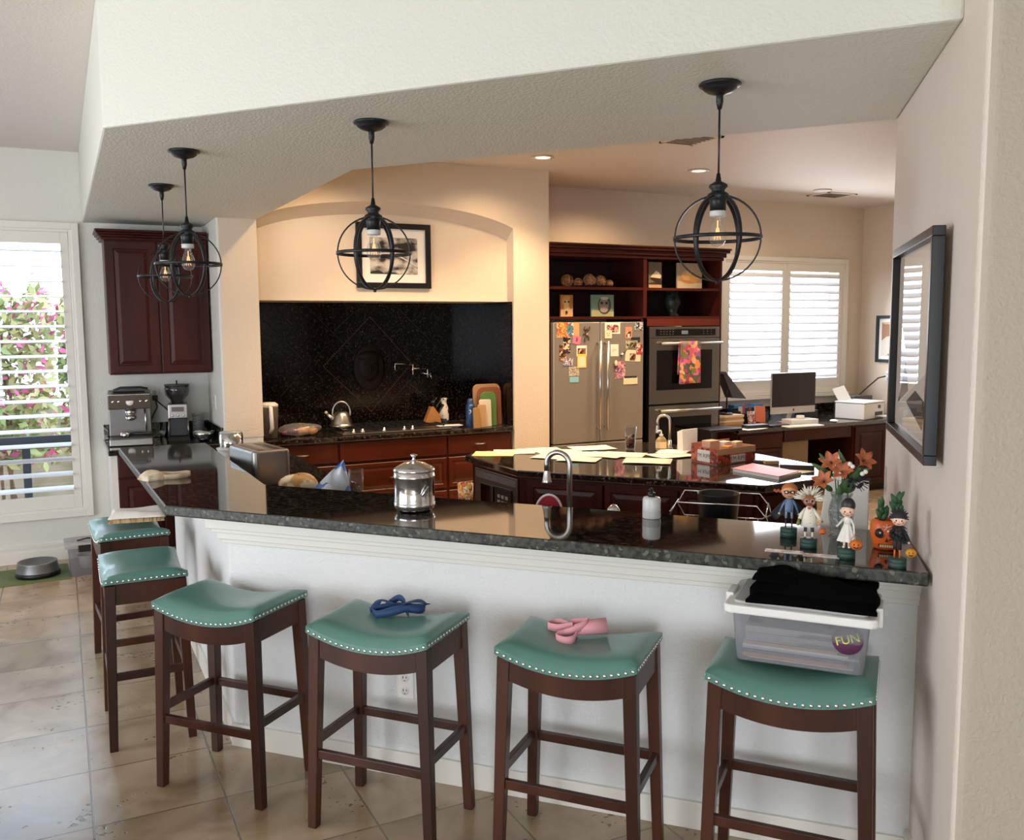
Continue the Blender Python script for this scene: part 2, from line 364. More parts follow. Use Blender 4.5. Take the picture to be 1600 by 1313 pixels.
# ---- shutters
def shutter_window(name, W, x_in, panels, ang, nlou, mtrim, trimw=.07, rod=False, sill=False, mlou=None):
    x0, x1, z0, z1 = W
    root = tag(bpy.data.objects.new(name, None), kind='structure'); COL.objects.link(root)
    mb = MB(); t = trimw
    for (e0, e1, y) in ((0, t, .030), (t*.28, t*.95, .042)):
        mb.box(x0-e1, x0-e0, YB-y, YB, z0-e1, z1+e1); mb.box(x1+e0, x1+e1, YB-y, YB, z0-e1, z1+e1)
        mb.box(x0-e0, x1+e0, YB-y, YB, z1+e0, z1+e1); mb.box(x0-e0, x1+e0, YB-y, YB, z0-e1, z0-e0)
    if sill: mb.box(x0-t-.03, x1+t+.03, YB-.075, YB, z0-t-.035, z0-t)
    mb.build('window_casing', mtrim, root, bev=.004)
    w = (x1-x0)/panels
    for p in range(panels):
        a = x0+w*p+.003; c = a+w-.006; st = .055
        mb = MB(); yy0, yy1 = YB-.022, YB+.006
        mb.box(a, a+st, yy0, yy1, z0, z1); mb.box(c-st, c, yy0, yy1, z0, z1)
        mb.box(a+st, c-st, yy0, yy1, z0, z0+.10); mb.box(a+st, c-st, yy0, yy1, z1-.085, z1)
        fr = mb.build('shutter_panel', mtrim, root, bev=.003)
        lz0, lz1 = z0+.10, z1-.085; mb = MB(); hh = (lz1-lz0)/nlou
        for k in range(nlou):
            zc = lz0+hh*(k+.5); r = hh*.56; ca, sa = math.cos(ang), math.sin(ang)
            sec = []
            for q in range(12):
                an = 2*PI*q/12; u = r*math.cos(an); v = .0055*math.sin(an)
                sec.append((YB-.006 + u*ca - v*sa, zc + u*sa + v*ca))
            vs = [(xx, y_, z_) for xx in (a+st, c-st) for (y_, z_) in sec]
            mb.add(vs, [(q, (q+1)%12, (q+1)%12+12, q+12) for q in range(12)], True)
        mb.build('louvers', mlou or mtrim, fr)
        if rod:
            mb = MB()
            for k in range(nlou):
                zc = lz0+hh*(k+.5); mb.box(c-st-.17, c-st-.135, YB-.035, YB-.03, zc-.02, zc+.015)
    return root
M_louv = mat('white_louver', '#e9ecf2', .4)
shutter_window('window_1', W1, 0, 2, math.radians(8), 17, M_trim, .075, mlou=M_louv)
shutter_window('window_2', W2, 0, 2, math.radians(36), 14, M_trimw, .07, sill=True, mlou=M_louv)
# window glazing frames outside
mb = MB(); x0, x1, z0, z1 = W1
mb.box(x0, x1, YB+.10, YB+.15, .86, .955); mb.box(-.30, -.245, YB+.10, YB+.15, z0, .87)
for bb in ((x0, x0+.04, z0, z1), (x1-.03, x1, z0, z1), (x0, x1, z0, z0+.04), (x0, x1, z1-.03, z1)): mb.box(bb[0], bb[1], YB+.10, YB+.15, bb[2], bb[3])
fo = mb.build('window_3', mat('dark_bronze_sash', '#27303a', .5), kind='structure')
mb = MB(); mb.box(x0, x1, YB+.12, YB+.126, z0, z1); mb.build('window_pane', M_thin, fo)
# ceiling fixtures
def downlight(x, y, label, on=True):
    t = thing('recessed_downlight', label, 'ceiling light', (x, y, CZ), 0, 'recessed ceiling lights')
    MB().lathe([(.055, -.002), (.085, -.002), (.092, -.006), (.090, -.012), (.066, -.012), (.055, -.004)], n=32, close=False).build('trim_ring', M_trim, t)
    MB().lathe([(0.0001, -.003), (.062, -.003), (.062, -.006), (0.0001, -.006)], n=24, close=False).build('lamp_lens', mat('lamp_glow', '#fff2dc', .5, emit=6, emc='#ffdfae') if on else M_trim, t)
    return t
def wspot(x, y, power, size=1.9, col=(1, .66, .38), blend=.8):  # serves the ceiling downlights and also fill spots without a fixture
    l = bpy.data.lights.new('downlight_or_fill_spot', 'SPOT'); l.energy = power; l.color = col; l.spot_size = size; l.spot_blend = blend; l.shadow_soft_size = .05
    o = bpy.data.objects.new('downlight_or_fill_spot', l); COL.objects.link(o); o.location = (x, y, CZ-.03)
p1 = P(848, 245, CZ); p2 = P(1092, 266, CZ)
downlight(p1.x, p1.y, 'lit recessed ceiling light nearest the arched niche wall'); downlight(p2.x, p2.y, 'lit recessed ceiling light beside the right hanging lantern')
p3 = P(1285, 297, CZ); downlight(p3.x, p3.y, 'unlit round ceiling light beside the far air vent', False)
def vent(p, rz, label, w=.36, d=.2):
    t = thing('ceiling_vent', label, 'vent', (p.x, p.y, CZ), rz, 'ceiling vents')
    mb = MB(); mb.box(-w/2, w/2, -d/2, -d/2+.025, -.012, 0); mb.box(-w/2, w/2, d/2-.025, d/2, -.012, 0); mb.box(-w/2, -w/2+.025, -d/2, d/2, -.012, 0); mb.box(w/2-.025, w/2, -d/2, d/2, -.012, 0)
    mb.build('vent_frame', M_trimw, t)
    mb = MB(); k = 7
    for i in range(k): y = -d/2+.03+(d-.06)*i/(k-1); mb.hexa([(-w/2+.02, y-.008, -.010), (w/2-.02, y-.008, -.010), (w/2-.02, y-.006, -.010), (-w/2+.02, y-.006, -.010)], [(-w/2+.02, y+.006, -.001), (w/2-.02, y+.006, -.001), (w/2-.02, y+.008, -.001), (-w/2+.02, y+.008, -.001)])
    mb.build('vent_slats', mat('vent_grey', '#a59c92', .5), t)
vent(P(1080, 217, CZ), 0, 'air vent half hidden by the soffit edge', .30, .36); vent(P(1300, 304, CZ), 0, 'small grey air vent on the far ceiling', .40, .30)
# ------------------------------------------------------------------ outside
M_leaf = mat('outdoor_leaves', '#66803f', .6, c2='#a39a62', scale=3)
M_pink = mat('pink_blossom', '#c84a82', .6)
M_stuc = mat('tan_patio', '#9c8268', .8)
def bush(x, y, w, h, label, z0=.0):
    mb = MB(); mb2 = MB(); rnd = random.Random(int((x+9)*100))
    for i in range(2200):
        a, b2, c = rnd.uniform(-1, 1)*.9, rnd.gauss(0, .3), rnd.random()
        px, py, pz = x+a*w, y+b2*.5, z0+h*(.25+.75*c*(1-.12*abs(math.sin(a*5))))
        if abs(a) > 1: continue
        q = mb2 if rnd.random() < .16 else mb
        s_ = rnd.uniform(.03, .075); u = Vector((rnd.gauss(0,1), rnd.gauss(0,1), rnd.gauss(0,1))).normalized(); v = u.orthogonal().normalized()
        c0 = Vector((px, py, pz)); q.add([c0-u*s_, c0+v*s_*.5, c0+u*s_, c0-v*s_*.5], [(0,1,2,3)])
    t = thing('flowering_bush', label, 'bush', (0,0,0), 0, 'bushes outside the left window')
    mb.build('foliage', M_leaf, t); mb2.build('blossoms', M_pink, t)
    s3 = MB()
    for k in range(5): s3.cyl((x+rnd.uniform(-.2,.2)*w, y, 0), (x+rnd.uniform(-.5,.5)*w, y, h*.8), .015, .006, 6)
    s3.build('stems', mat('bark', '#6a5440', .8), t)
bush(-.46, 9.3, .45, 2.25, 'pink flowering bush filling the left part of the left window view')
bush(.36, 9.9, .42, 2.2, 'pink flowering bush behind the right edge of the left window')
bush(-1.7, 9.5, .5, 2.2, 'pink flowering bush beyond the left edge of the frame')
S('ground_outside', MB().box(-12, 14, 7.95, 20, -.15, -.02), M_stuc)
S('wall_outside', MB().box(-5, 4, 10.8, 11.0, -.1, .95), mat('garden_wall', '#9a8c7a', .8, c2='#77735a', scale=4))
# ------------------------------------------------------------------ lights
w = bpy.data.worlds.new('sky'); scene.world = w; w.use_nodes = True
bg = w.node_tree.nodes['Background']; bg.inputs['Color'].default_value = (.72, .82, 1, 1); bg.inputs['Strength'].default_value = 8.5
def area(name, loc, rot, sx, sy, power, col):
    l = bpy.data.lights.new(name, 'AREA'); l.shape = 'RECTANGLE'; l.size = sx; l.size_y = sy; l.energy = power; l.color = col
    o = bpy.data.objects.new(name, l); COL.objects.link(o); o.location = loc; o.rotation_euler = rot; return o
wspot(p1.x, p1.y, 140); wspot(p2.x, p2.y, 170)
wspot(2.45, 6.25, 140); wspot(1.9, 5.6, 80); wspot(3.6, 4.6, 120); wspot(4.4, 5.9, 150); wspot(6.4, 5.6, 90, col=(1, .8, .62))  # unseen spots without fixtures; the one before the refrigerator is added fill
wspot(1.8, 6.4, 50, 2.6); wspot(3.2, 6.5, 30, 2.6); wspot(4.6, 7.0, 60, 2.7); wspot(6.5, 6.9, 30, 2.7, col=(1, .8, .62))  # added wide fill spots without fixtures, brightening niche and back wall
area('great_room_fill_light', (-2.2, -3.7, 1.7), (PI/2+.12, 0, -.35), 3.4, 2.4, 112, (.98, 1, .93))  # area lamp added inside the room for unseen daylight behind the camera
area('left_fill_light', (-3.8, 3.2, 1.3), (PI/2, 0, -PI/2), 4, 2.2, 185, (.88, .92, 1))  # unseen area lamp added for a cool sheen; the left wall has no door
area('office_window_light', (7.2, YB-.35, 2.0), (math.radians(75), 0, PI), 1.5, 1.0, 45, (.95, .96, 1))
scene.view_settings.view_transform = 'Standard'; scene.view_settings.look = 'None'; scene.view_settings.exposure = .07; scene.view_settings.gamma = 1.1
scene.cycles.use_denoising = True; scene.cycles.max_bounces = 8; scene.cycles.transparent_max_bounces = 12
scene.cycles.sample_clamp_indirect = 6; scene.cycles.caustics_reflective = False; scene.cycles.caustics_refractive = False
# ================================================================== BAR
BZ = 1.05
outer = [(.59, 5.95), (.59, 3.86), (2.455, 1.90)]
inner = [(.73, 5.95), (.73, 3.98), (2.60, 2.06)]
d_ = Vector((2.455-.59, 1.90-3.86)).normalized(); nI = Vector((-d_.y, d_.x))  # nI toward kitchen
S('wall_bar', MB().prism([(.59, 5.95), (.59, 3.86), (2.43, 1.925), (2.53, 2.035), (.73, 3.93), (.73, 5.95)], 0, BZ-.042), paint('painted_plaster_bar', '#d9dad9'), bev=.008)
def faceprism(poly_off0, poly_off1, z0, z1, mb):
    a = Vector((.59, 3.86)); c = Vector((2.43, 1.925)); dd = (c-a).normalized(); nn_ = Vector((dd.y, -dd.x))
    if nn_.x + nn_.y > 0: nn_ = -nn_
    mb.prism([tuple(a+nn_*poly_off0-dd*0), tuple(c+nn_*poly_off0), tuple(c+nn_*poly_off1), tuple(a+nn_*poly_off1-dd*poly_off1*.9)], z0, z1)
mb = MB()
for (o1, z0, z1) in ((.02, .885, .905), (.035, .905, .935), (.05, .935, .955), (.07, .955, 1.007)): faceprism(0, o1, z0, z1, mb)
S('trim_1', mb, mat('moulding_white', '#d4d2ca', .5), bev=.004)
mb = MB(); faceprism(0, .015, 0, .1, mb); mb.box(.575, .59, 3.86, 5.95, 0, .1)
S('baseboard_bar', mb, M_trim, bev=.002)
slab = [(.29, 6.0), (.352, 3.935), (2.245, 1.775), (2.62, 2.18), (.827, 4.25), (.80, 6.0)]
bt = MB().prism(slab, BZ-.042, BZ); bt.m = [1]*len(bt.m); bt.m[1] = 0; bt = bt.build('bar_countertop', [M_gran, M_granr], bev=.007, seg=3, label='long angled dark granite raised bar counter over the stools', cat='countertop')
# outlet + switches
def plate(name, label, cat, p, rz, kind):
    t = thing(name, label, cat, p, rz)
    MB().box(-.036, .036, -.006, 0, -.058, .058).build('cover_plate', M_wht, t, bev=.003)
    if kind == 'outlet':
        for z in (-.026, .026):
            f = MB().lathe([(.0001, 0), (.017, 0), (.017, .003), (.0001, .003)], n=20, close=False)
            f.T = None; o = f.build('socket_face', M_trim, t); o.rotation_euler = (PI/2, 0, 0); o.location = (0, -.006, z)
            mb = MB(); mb.box(-.008, -.005, -.0105, -.009, z-.001, z+.009); mb.box(.005, .008, -.0105, -.009, z, z+.008); mb.box(-.002, .002, -.0105, -.009, z-.011, z-.007)
            mb.build('socket_slots', M_blackp, t)
    else: MB().box(-.016, .016, -.010, -.006, -.033, .033).build('rocker', M_trim, t, bev=.002)
    return t
bd = (Vector((2.43,1.925))-Vector((.59,3.86))).normalized()
bang = math.atan2(bd.y, bd.x)
def onbar(px, py):
    d = ray(px, py); n = Vector((-bd.y, bd.x)); t = n.dot(Vector((.59,3.86)))/n.dot(d.xy); return Vector((0,0,H))+d*t
p = onbar(634, 1069); plate('wall_outlet', 'white duplex outlet low on the bar wall behind the stool with blue straps', 'outlet', p, bang, 'outlet')
def onrw(px, py, off=0):
    d = ray(px, py); n = RWn; p0 = RWp + RWn*off; t = n.dot(p0)/n.dot(d.xy); return Vector((0,0,H))+d*t
rang = math.atan2(RWd.y, RWd.x)+PI
for i, (px, py, lb) in enumerate(((1384, 750, 'farthest white wall switch, near the end of the picture wall'), (1402, 752, 'middle white wall switch below the framed picture'), (1412, 778, 'nearest white wall switch, lowest above the bar counter'))):
    plate('wall_switch', lb, 'switch', onrw(px, py), rang+PI, 'switch')
# ================================================================== CABINETS
def pull(parent, x, y, z, w=.1, m=None, vert=False):
    mb = MB(); n = 8; pts = []
    for i in range(n+1):
        u = i/n; a = (u-.5)*w; dpt = .028*math.sin(PI*u)**.6
        pts.append((x, y-dpt-.001, z+a) if vert else (x+a, y-dpt-.001, z))
    mb.tube(pts, .0045, 6); mb.build('handle', m or M_nickel, parent)
def cabinet(name, label, loc, rz, w, d, z0, z1, fronts, wood=None, kick=True, gl='base cabinets'):
    wood = wood or M_wood
    t = thing(name, label, 'cabinet', loc, rz)
    MB().box(0, w, 0, d, z0, z1).build('carcass', wood, t)
    if z0 < .2: MB().box(0, w, .05, d, 0, z0).build('toe_kick', M_wooddk, t)
    for (x0, x1, a, b_, kind, h) in fronts:
        raised = kind == 'door' or (b_-a) > .22
        f = MB().door(x0+.003, x1-.003, a+.003, b_-.003, y=-.02, fr=.055 if kind == 'door' else .03, raised=raised).build('door' if kind == 'door' else 'drawer', wood, t, bev=0 if raised else .004)
        if h == 'h': pull(f, (x0+x1)/2, -.02, (a+b_)/2)
        elif h == 'l': pull(f, x0+.04, -.02, (a+b_)/2 + .0, vert=True)
        elif h == 'r': pull(f, x1-.04, -.02, (a+b_)/2 + .0, vert=True)
    return t
# coffee nook
cabinet('base_cabinet', 'dark cherry base cabinet under the espresso machine counter', (.33, 7.07, 0), 0, .74, .64, .09, .868,
        [(0, .37, .70, .86, 'drawer', None), (.37, .74, .70, .86, 'drawer', None), (0, .37, .1, .69, 'door', None), (.37, .74, .1, .69, 'door', None)])
S('trim_2', MB().box(.285, .329, 7.05, 7.72, 0, .868), M_white)
mb = MB(); mb.prism([(.27, 7.02), (1.06, 7.02), (1.06, YB), (.27, YB)], .868, .91)
ct = mb.build('nook_countertop', M_gran, bev=.006, label='dark granite counter in the left nook below the upper cabinet', cat='countertop')
mb = MB(); mb.box(.27, 1.06, YB-.02, YB, .911, 1.03); mb.box(1.05, 1.07, 7.02, YB-.02, .911, 1.03); mb.build('backsplash_strip', M_gran, ct, bev=.003)
t = cabinet('upper_cabinet', 'dark cherry two door wall cabinet with crown moulding above the coffee nook', (.33, 7.40, 0), 0, .725, .3195, 1.43, 2.44,
        [(0, .36, 1.44, 2.425, 'door', None), (.365, .725, 1.44, 2.425, 'door', None)])
mb = MB()
for (o, a, c) in ((.024, 2.43, 2.45), (.038, 2.45, 2.468), (.052, 2.468, 2.485), (.062, 2.485, 2.505)): mb.box(-o, .725, -o, .315, a, c)
mb.build('crown_moulding', M_woodh, t, bev=.008)
# low counter behind the bar (sink run)
ni = nI
q0 = Vector((.73, 3.93)); q1 = Vector((2.45, 2.12)); dd = (q1-q0).normalized(); nn2 = Vector((-dd.y, dd.x))
if nn2.x < 0: nn2 = -nn2
e0 = q0+nn2*.62; s_ = (1.40-e0.x)/dd.x; c1 = e0+dd*s_
c2_ = q1+nn2*.60-Vector((.03,-.03))
low = [(.735, 6.98), (.735, 3.935), (2.44, 2.14), tuple(c2_), tuple(c1), (1.40, 6.3), (1.345, 6.35), (1.345, 6.98)]
cab = [(.74, 6.98), (.74, 3.95), (2.43, 2.16), tuple(c2_-nn2*.03), tuple(c1-Vector((.03,.01))), (1.34, 6.3), (1.34, 6.98)]
MB().prism(low, .868, .91).build('sink_countertop', M_gran, bev=.006, label='lower dark granite counter behind the raised bar, holding the toaster', cat='countertop')
MB().prism(cab, .0, .866).build('sink_cabinet', M_wood, bev=.004, label='dark cherry base cabinet run behind the raised bar wall', cat='cabinet')
# ---- stove run in the niche
ax = lambda px: PY(px, 720, NY-.01).x
xa, xb, xc, xd = 1.365, ax(531), ax(701), 3.48
fr = []
for (a, c, h) in ((xa, xb, 'h'), (xb, xc, None), (xc, xd, 'h')):
    a -= 1.365; c -= 1.365
    fr.append((a+.008, c-.008, .70, .855, 'drawer', h))
    fr.append((a+.008, c-.008, .42, .68, 'drawer', 'h')); fr.append((a+.008, c-.008, .12, .40, 'drawer', 'h'))
cabinet('stove_cabinet', 'reddish cherry drawer cabinet under the cooktop in the niche', (1.365, 7.03, 0), 0, 2.12, .62, .09, .866, fr, wood=mat('red_cherry_wood', '#51200f', .3, c2='#3a130a', scale=5, stretch=(.2, 1, 1), coat=.3))
MB().prism([(1.365, 6.99), (3.49, 6.99), (3.49, 7.66), (1.365, 7.66)], .868, .91).build('stove_countertop', M_gran, bev=.006, label='dark granite counter around the cooktop in the niche', cat='countertop')
# backsplash with diagonal joints and carved medallion
t = thing('stone_backsplash', 'black polished granite backsplash with diamond inlay behind the cooktop', 'backsplash', (0, 7.66, 0))
mb = MB(); mb.box(1.365, 3.50, 0, .02, .912, 1.983); mb.box(3.485, 3.50, -.64, 0, .912, 1.983); mb.build('slab', M_splash, t)
def spP(px, py): q = PY(px, py, 7.655); return (q.x, q.z)
dia = [spP(*q) for q in ((578, 495), (643, 568), (580, 643), (505, 573))]
M_inlay = mat('bronze_inlay', '#3a241c', .5, .4)
mb = MB()
for i in range(4):
    a = Vector(dia[i]); c = Vector(dia[(i+1) % 4]); dv = (c-a); k = 30
    for j in range(k):
        p0 = a+dv*(j+.15)/k; p1_ = a+dv*(j+.75)/k; nrm = Vector((-dv.y, dv.x)).normalized()*.006
        mb.add([(p0.x-nrm.x, -.004, p0.y-nrm.y), (p1_.x-nrm.x, -.004, p1_.y-nrm.y), (p1_.x+nrm.x, -.004, p1_.y+nrm.y), (p0.x+nrm.x, -.004, p0.y+nrm.y)], [(0,1,2,3)])
mb.build('diamond_inlay', M_inlay, t)
mb = MB(); M_jt = mat('stone_joint', '#000000', .6)
def jl(a, c):
    a = Vector(spP(*a)); c = Vector(spP(*c)); mb.tube([(a.x, -.001, a.y), (c.x, -.001, c.y)], .0028, 5)
for a, c in (((405, 585), (470, 510)), ((412, 500), (505, 595)), ((470, 470), (560, 560)), ((420, 640), (520, 530)), ((520, 520), (570, 472)), ((640, 600), (690, 640)), ((620, 480), (690, 550)), ((600, 640), (690, 540))): jl(a, c)
mb.build('stone_joints', M_jt, t)
cx, cz = spP(577, 575); mb = MB()
M_medal = mat('carved_dark_stone', '#120b08', .6, spec=.2)
def bl(dx, dz, rx, rz, ry=.018): mb.ball((cx+dx, -.004, cz+dz), 1, 12, rx, ry, rz)
bl(0, 0, .145, .20, .012); bl(0, .01, .10, .14, .03); bl(0, -.02, .018, .045, .05); bl(-.04, .03, .022, .012, .042); bl(.04, .03, .022, .012, .042); bl(0, -.085, .04, .014, .04); bl(0, .1, .11, .05, .035)
mb.build('face_medallion', M_medal, t)
# cooktop
t = thing('gas_cooktop', 'steel edged black gas cooktop with chrome knobs in the niche', 'cooktop', (0, 0, .91))
c0 = P(528, 678, .91); c1 = P(697, 668, .91); x0, x1 = c0.x, c1.x; y0 = 7.06
MB().box(x0, x1, y0, y0+.5, .001, .012).build('steel_tray', M_steel, t, bev=.004)
for i in range(3):
    a = x0+.03+(x1-x0-.06)*i/3; c = a+(x1-x0-.06)/3-.01; mb = MB()
    for k in range(4): xx = a+(c-a)*k/3; mb.box(xx-.005, xx+.005, y0+.09, y0+.48, .028, .04)
    for k in range(4): yy = y0+.09+.39*k/3; mb.box(a-.005, c+.005, yy-.005, yy+.005, .028, .04)
    for xx in (a, c):
        for yy in (y0+.095, y0+.475): mb.box(xx-.005, xx+.005, yy-.005, yy+.005, .011, .03)
    mb.build('burner_grate', M_black, t)
for px in (555, 572, 612, 651, 667):
    q = P(px, 676, .93); MB().lathe([(.0001, 0), (.022, 0), (.020, .012), (.014, .014), (.013, .03), (.0001, .032)], (q.x, y0+.045, .013), 16, close=False).build('control_knob', M_chrome, t)
# ---- refrigerator
FY = 7.0
fx0, fxm, fx1 = PY(865, 600, FY).x, PY(938, 600, FY).x, PY(1005, 600, FY).x
t = thing('refrigerator', 'stainless french door refrigerator covered in photos and magnets', 'refrigerator', ((fx0+fx1)/2, FY, 0)); ox = (fx0+fx1)/2
MB().box(fx0-ox-.0, fx1-ox, .06, .70, .02, 1.79).build('body', mat('fridge_side_grey', '#2c2a28', .5), t)
for (a, c, hx, nm) in ((fx0, fxm-.003, fxm-.035, 'l'), (fxm+.003, fx1, fxm+.045, 'r')):
    dr = MB().box(a-ox, c-ox, 0, .058, .72, 1.805).build('door', M_steeld, t, bev=.008, seg=3)
    hz0, hz1 = PY(938, 672, FY-.05).z, PY(938, 533, FY-.05).z
    mb = MB(); mb.cyl((hx-ox, -.06, hz0), (hx-ox, -.06, hz1), .014, n=12)
    for hz in (hz0+.02, hz1-.02): mb.cyl((hx-ox, -.06, hz), (hx-ox, 0, hz), .011, n=10)
    mb.build('handle', M_nickel, dr)
dr = MB().box(fx0-ox, fx1-ox, 0, .058, .05, .71).build('freezer_drawer', M_steeld, t, bev=.008)
mb = MB(); mb.cyl((fx0-ox+.1, -.06, .64), (fx1-ox-.1, -.06, .64), .014, n=12); mb.cyl((fx0-ox+.12, -.06, .64), (fx0-ox+.12, 0, .64), .011); mb.cyl((fx1-ox-.12, -.06, .64), (fx1-ox-.12, 0, .64), .011); mb.build('handle', M_nickel, dr)
# ---- bookcase / oven cabinet
CY = 7.05
bx0 = NX2+.003; bx1 = PY(1128, 450, CY).x; bxm = PY(1008, 450, CY).x
bz0 = PY(1000, 497.5, CY).z+.005; bz1 = PY(1128, 400, CY).z; bzm = PY(900, 450, CY).z
ozt = bz0
t = thing('oven_tower_cabinet', 'tall dark cherry surround with open shelves over the refrigerator and ovens', 'cabinet', (0, CY, 0))
mb = MB(); tk = .025
mb.box(bx0, bx0+tk, 0, .6, bz0, bz1); mb.box(bx1-tk, bx1, 0, .6, 0, bz1); mb.box(bxm-.02, bxm+.02, 0, .6, 0, bz1)
mb.box(bx0, bx1, 0, .6, bz1-.02, bz1)
mb.box(fx1+.006, bxm+.02, -.0, .6, 0, bz0)
mb.build('frame', M_wood, t, bev=.002)
MB().box(bx0, bx1, .58, .6, bz0, bz1).build('back_panel', M_wooddk, t)
for (a, c) in ((bx0+tk, bxm-.02), (bxm+.02, bx1-tk)):
    MB().box(a, c, .005, .58, bzm-.012, bzm+.012).build('shelf', M_woodh, t)
    MB().box(a, c, 0, .58, bz0-.012, bz0+.012).build('shelf', M_woodh, t)
mb = MB()
for (o, a, c) in ((.012, -.05, -.02), (.03, -.02, .02), (.055, .02, .045), (.065, .045, .065)): mb.box(bx0, bx1+o, -o, .6, bz1+a, bz1+c)
mb.build('crown_moulding', M_woodh, t, bev=.006)
oz1 = PY(1060, 511, CY-.02).z; ox0 = PY(1014, 600, CY-.02).x; ox1 = PY(1124, 560, CY-.02).x-.005
MB().box(ox0-.012, bx1-tk, .0, .02, oz1+.01, bz0-.012).build('filler_rail', mat('cherry_rail', '#5a2014', .3), t)
MB().box(bxm+.02, bx1-tk, .0, .55, .1, .32).build('lower_drawer', M_woodh, t)
# double oven
t = thing('double_wall_oven', 'stainless double wall oven with black glass doors', 'oven', (0, CY, 0))
bot = .35
MB().box(ox0, ox1-.0, .021, .55, bot, oz1-.01).build('body', M_blackp, t)
zc0 = PY(1060, 528, CY).z
MB().box(ox0, ox1, -.02, .02, zc0, oz1).build('control_panel', M_steel, t, bev=.003)
cp = MB().box(ox0+.07, ox1-.05, -.024, -.02, zc0+.02, oz1-.02).build('control_display', M_gloss, t)
mb = MB(); xm = (ox0+ox1)/2; mb.box(xm-.045, xm+.03, -.0255, -.024, zc0+.035, oz1-.035); mb.build('lcd', mat('lcd_grey', '#54585c', .3, emit=.25, emc='#8fa0a8'), cp)
mb = MB()
for i in range(5):
    for j in range(3): mb.box(ox0+.12+i*.035, ox0+.135+i*.035, -.0252, -.024, zc0+.035+j*.022, zc0+.039+j*.022)
for i in range(3):
    for j in range(3): mb.box(ox1-.2+i*.045, ox1-.188+i*.045, -.0252, -.024, zc0+.035+j*.022, zc0+.039+j*.022)
mb.build('button_marks', mat('grey_print', '#77736c', .5), cp)
zd = [(PY(1060, 629.5, CY).z, zc0-.006), (bot, PY(1060, 632.5, CY).z-.003)]
for k, (a, c) in enumerate(zd):
    dr = MB().box(ox0, ox1, -.025, .02, a, c).build('oven_door', M_steel, t, bev=.004)
    g = MB().box(ox0+.08, ox1-.09, -.028, -.025, a+(.13 if k == 0 else .1), c-.11).build('oven_window', M_gloss, dr)
    mb = MB(); hz = c-.045
    mb.cyl((ox0+.1, -.075, hz), (ox1-.005, -.075, hz), .013, n=12); mb.cyl((ox0+.12, -.075, hz), (ox0+.12, -.025, hz), .01); mb.cyl((ox1-.03, -.075, hz), (ox1-.03, -.025, hz), .01)
    mb.build('oven_handle', M_nickel, dr)
OVH = (ox0, ox1, zd[0][1]-.045)
# ================================================================== ISLAND
isl = [P(727, 712, .91), P(808, 735, .91), P(1196, 759, .91), P(1291, 747, .91), P(1270, 725, .91), P(1181, 708.5, .91), P(1025, 691, .91), P(950, 692.5, .91), P(748, 705.5, .91)]
isl = [(q.x, q.y) for q in isl]
MB().prism(isl, .868, .91).build('island_countertop', M_gran, bev=.006, label='large dark granite kitchen island top covered with papers and boxes', cat='countertop')
cenx = sum(q[0] for q in isl)/len(isl); ceny = sum(q[1] for q in isl)/len(isl)
def shr(p, s=.035): v = Vector((cenx-p[0], ceny-p[1])).normalized(); return (p[0]+v.x*s, p[1]+v.y*s)
ib = [shr(q, .05) for q in isl]
t = thing('kitchen_island', 'dark cherry kitchen island base with built in microwave and raised panel doors', 'island', (0,0,0))
MB().prism(ib, .09, .866).build('carcass', M_wood, t, bev=.003); MB().prism([shr(q, .12) for q in isl], 0, .09).build('toe_kick', M_wooddk, t)
def face(p, q, z0, z1, name, m, fr=.05, inset=.02, hh=None):
    p = Vector(p); q = Vector(q); d = q-p; w = d.length; rz = math.atan2(d.y, d.x)
    o = MB().door(0, w, z0, z1, y=-.02, fr=fr).build(name, m, t); o.location = (p.x, p.y, 0); o.rotation_euler = (0, 0, rz)
    if hh: pull(o, w/2, -.02, (z0+z1)/2, w=.09)
    return o
A_, B_, C_, D_ = [Vector(q) for q in (ib[0], ib[1], ib[2], ib[3])]
for (u0, u1) in ((.02, .36), (.37, .68), (.69, .98)):
    a = B_+(C_-B_)*u0; c = B_+(C_-B_)*u1
    face(a, c, .64, .845, 'drawer', M_wood, fr=.035, hh=False); face(a, c, .12, .625, 'door', M_wood)
a = C_+(D_-C_)*.06; c = C_+(D_-C_)*.94; face(a, c, .12, .845, 'door', M_wood)
# microwave in the island's left face
m0 = A_+(B_-A_)*.08; m1 = A_+(B_-A_)*.9; d = m1-m0; wM = d.length
mw = thing('microwave', 'stainless built in microwave on the left face of the island', 'microwave', (m0.x, m0.y, .50), math.atan2(d.y, d.x))
MB().box(0, wM, -.012, -.001, 0, .34).build('trim_frame', M_steel, mw, bev=.003)
mb = MB()
for k in range(5): mb.box(.02, wM-.02, -.016, -.012, .285+k*.009, .289+k*.009)
mb.build('vent_grille', mat('dark_grille', '#8d8580', .4, .5), mw)
MB().box(.10, wM-.3, -.022, -.012, .04, .25).build('door_glass', M_gloss, mw)
MB().box(wM-.27, wM-.06, -.024, -.012, .03, .26).build('keypad_panel', M_blackp, mw)
mb = MB()
for i in range(3):
    for j in range(5): mb.box(wM-.23+i*.05, wM-.2+i*.05, -.026, -.024, .05+j*.036, .07+j*.036)
mb.build('keys', mat('key_grey', '#8d8a86', .5), mw)
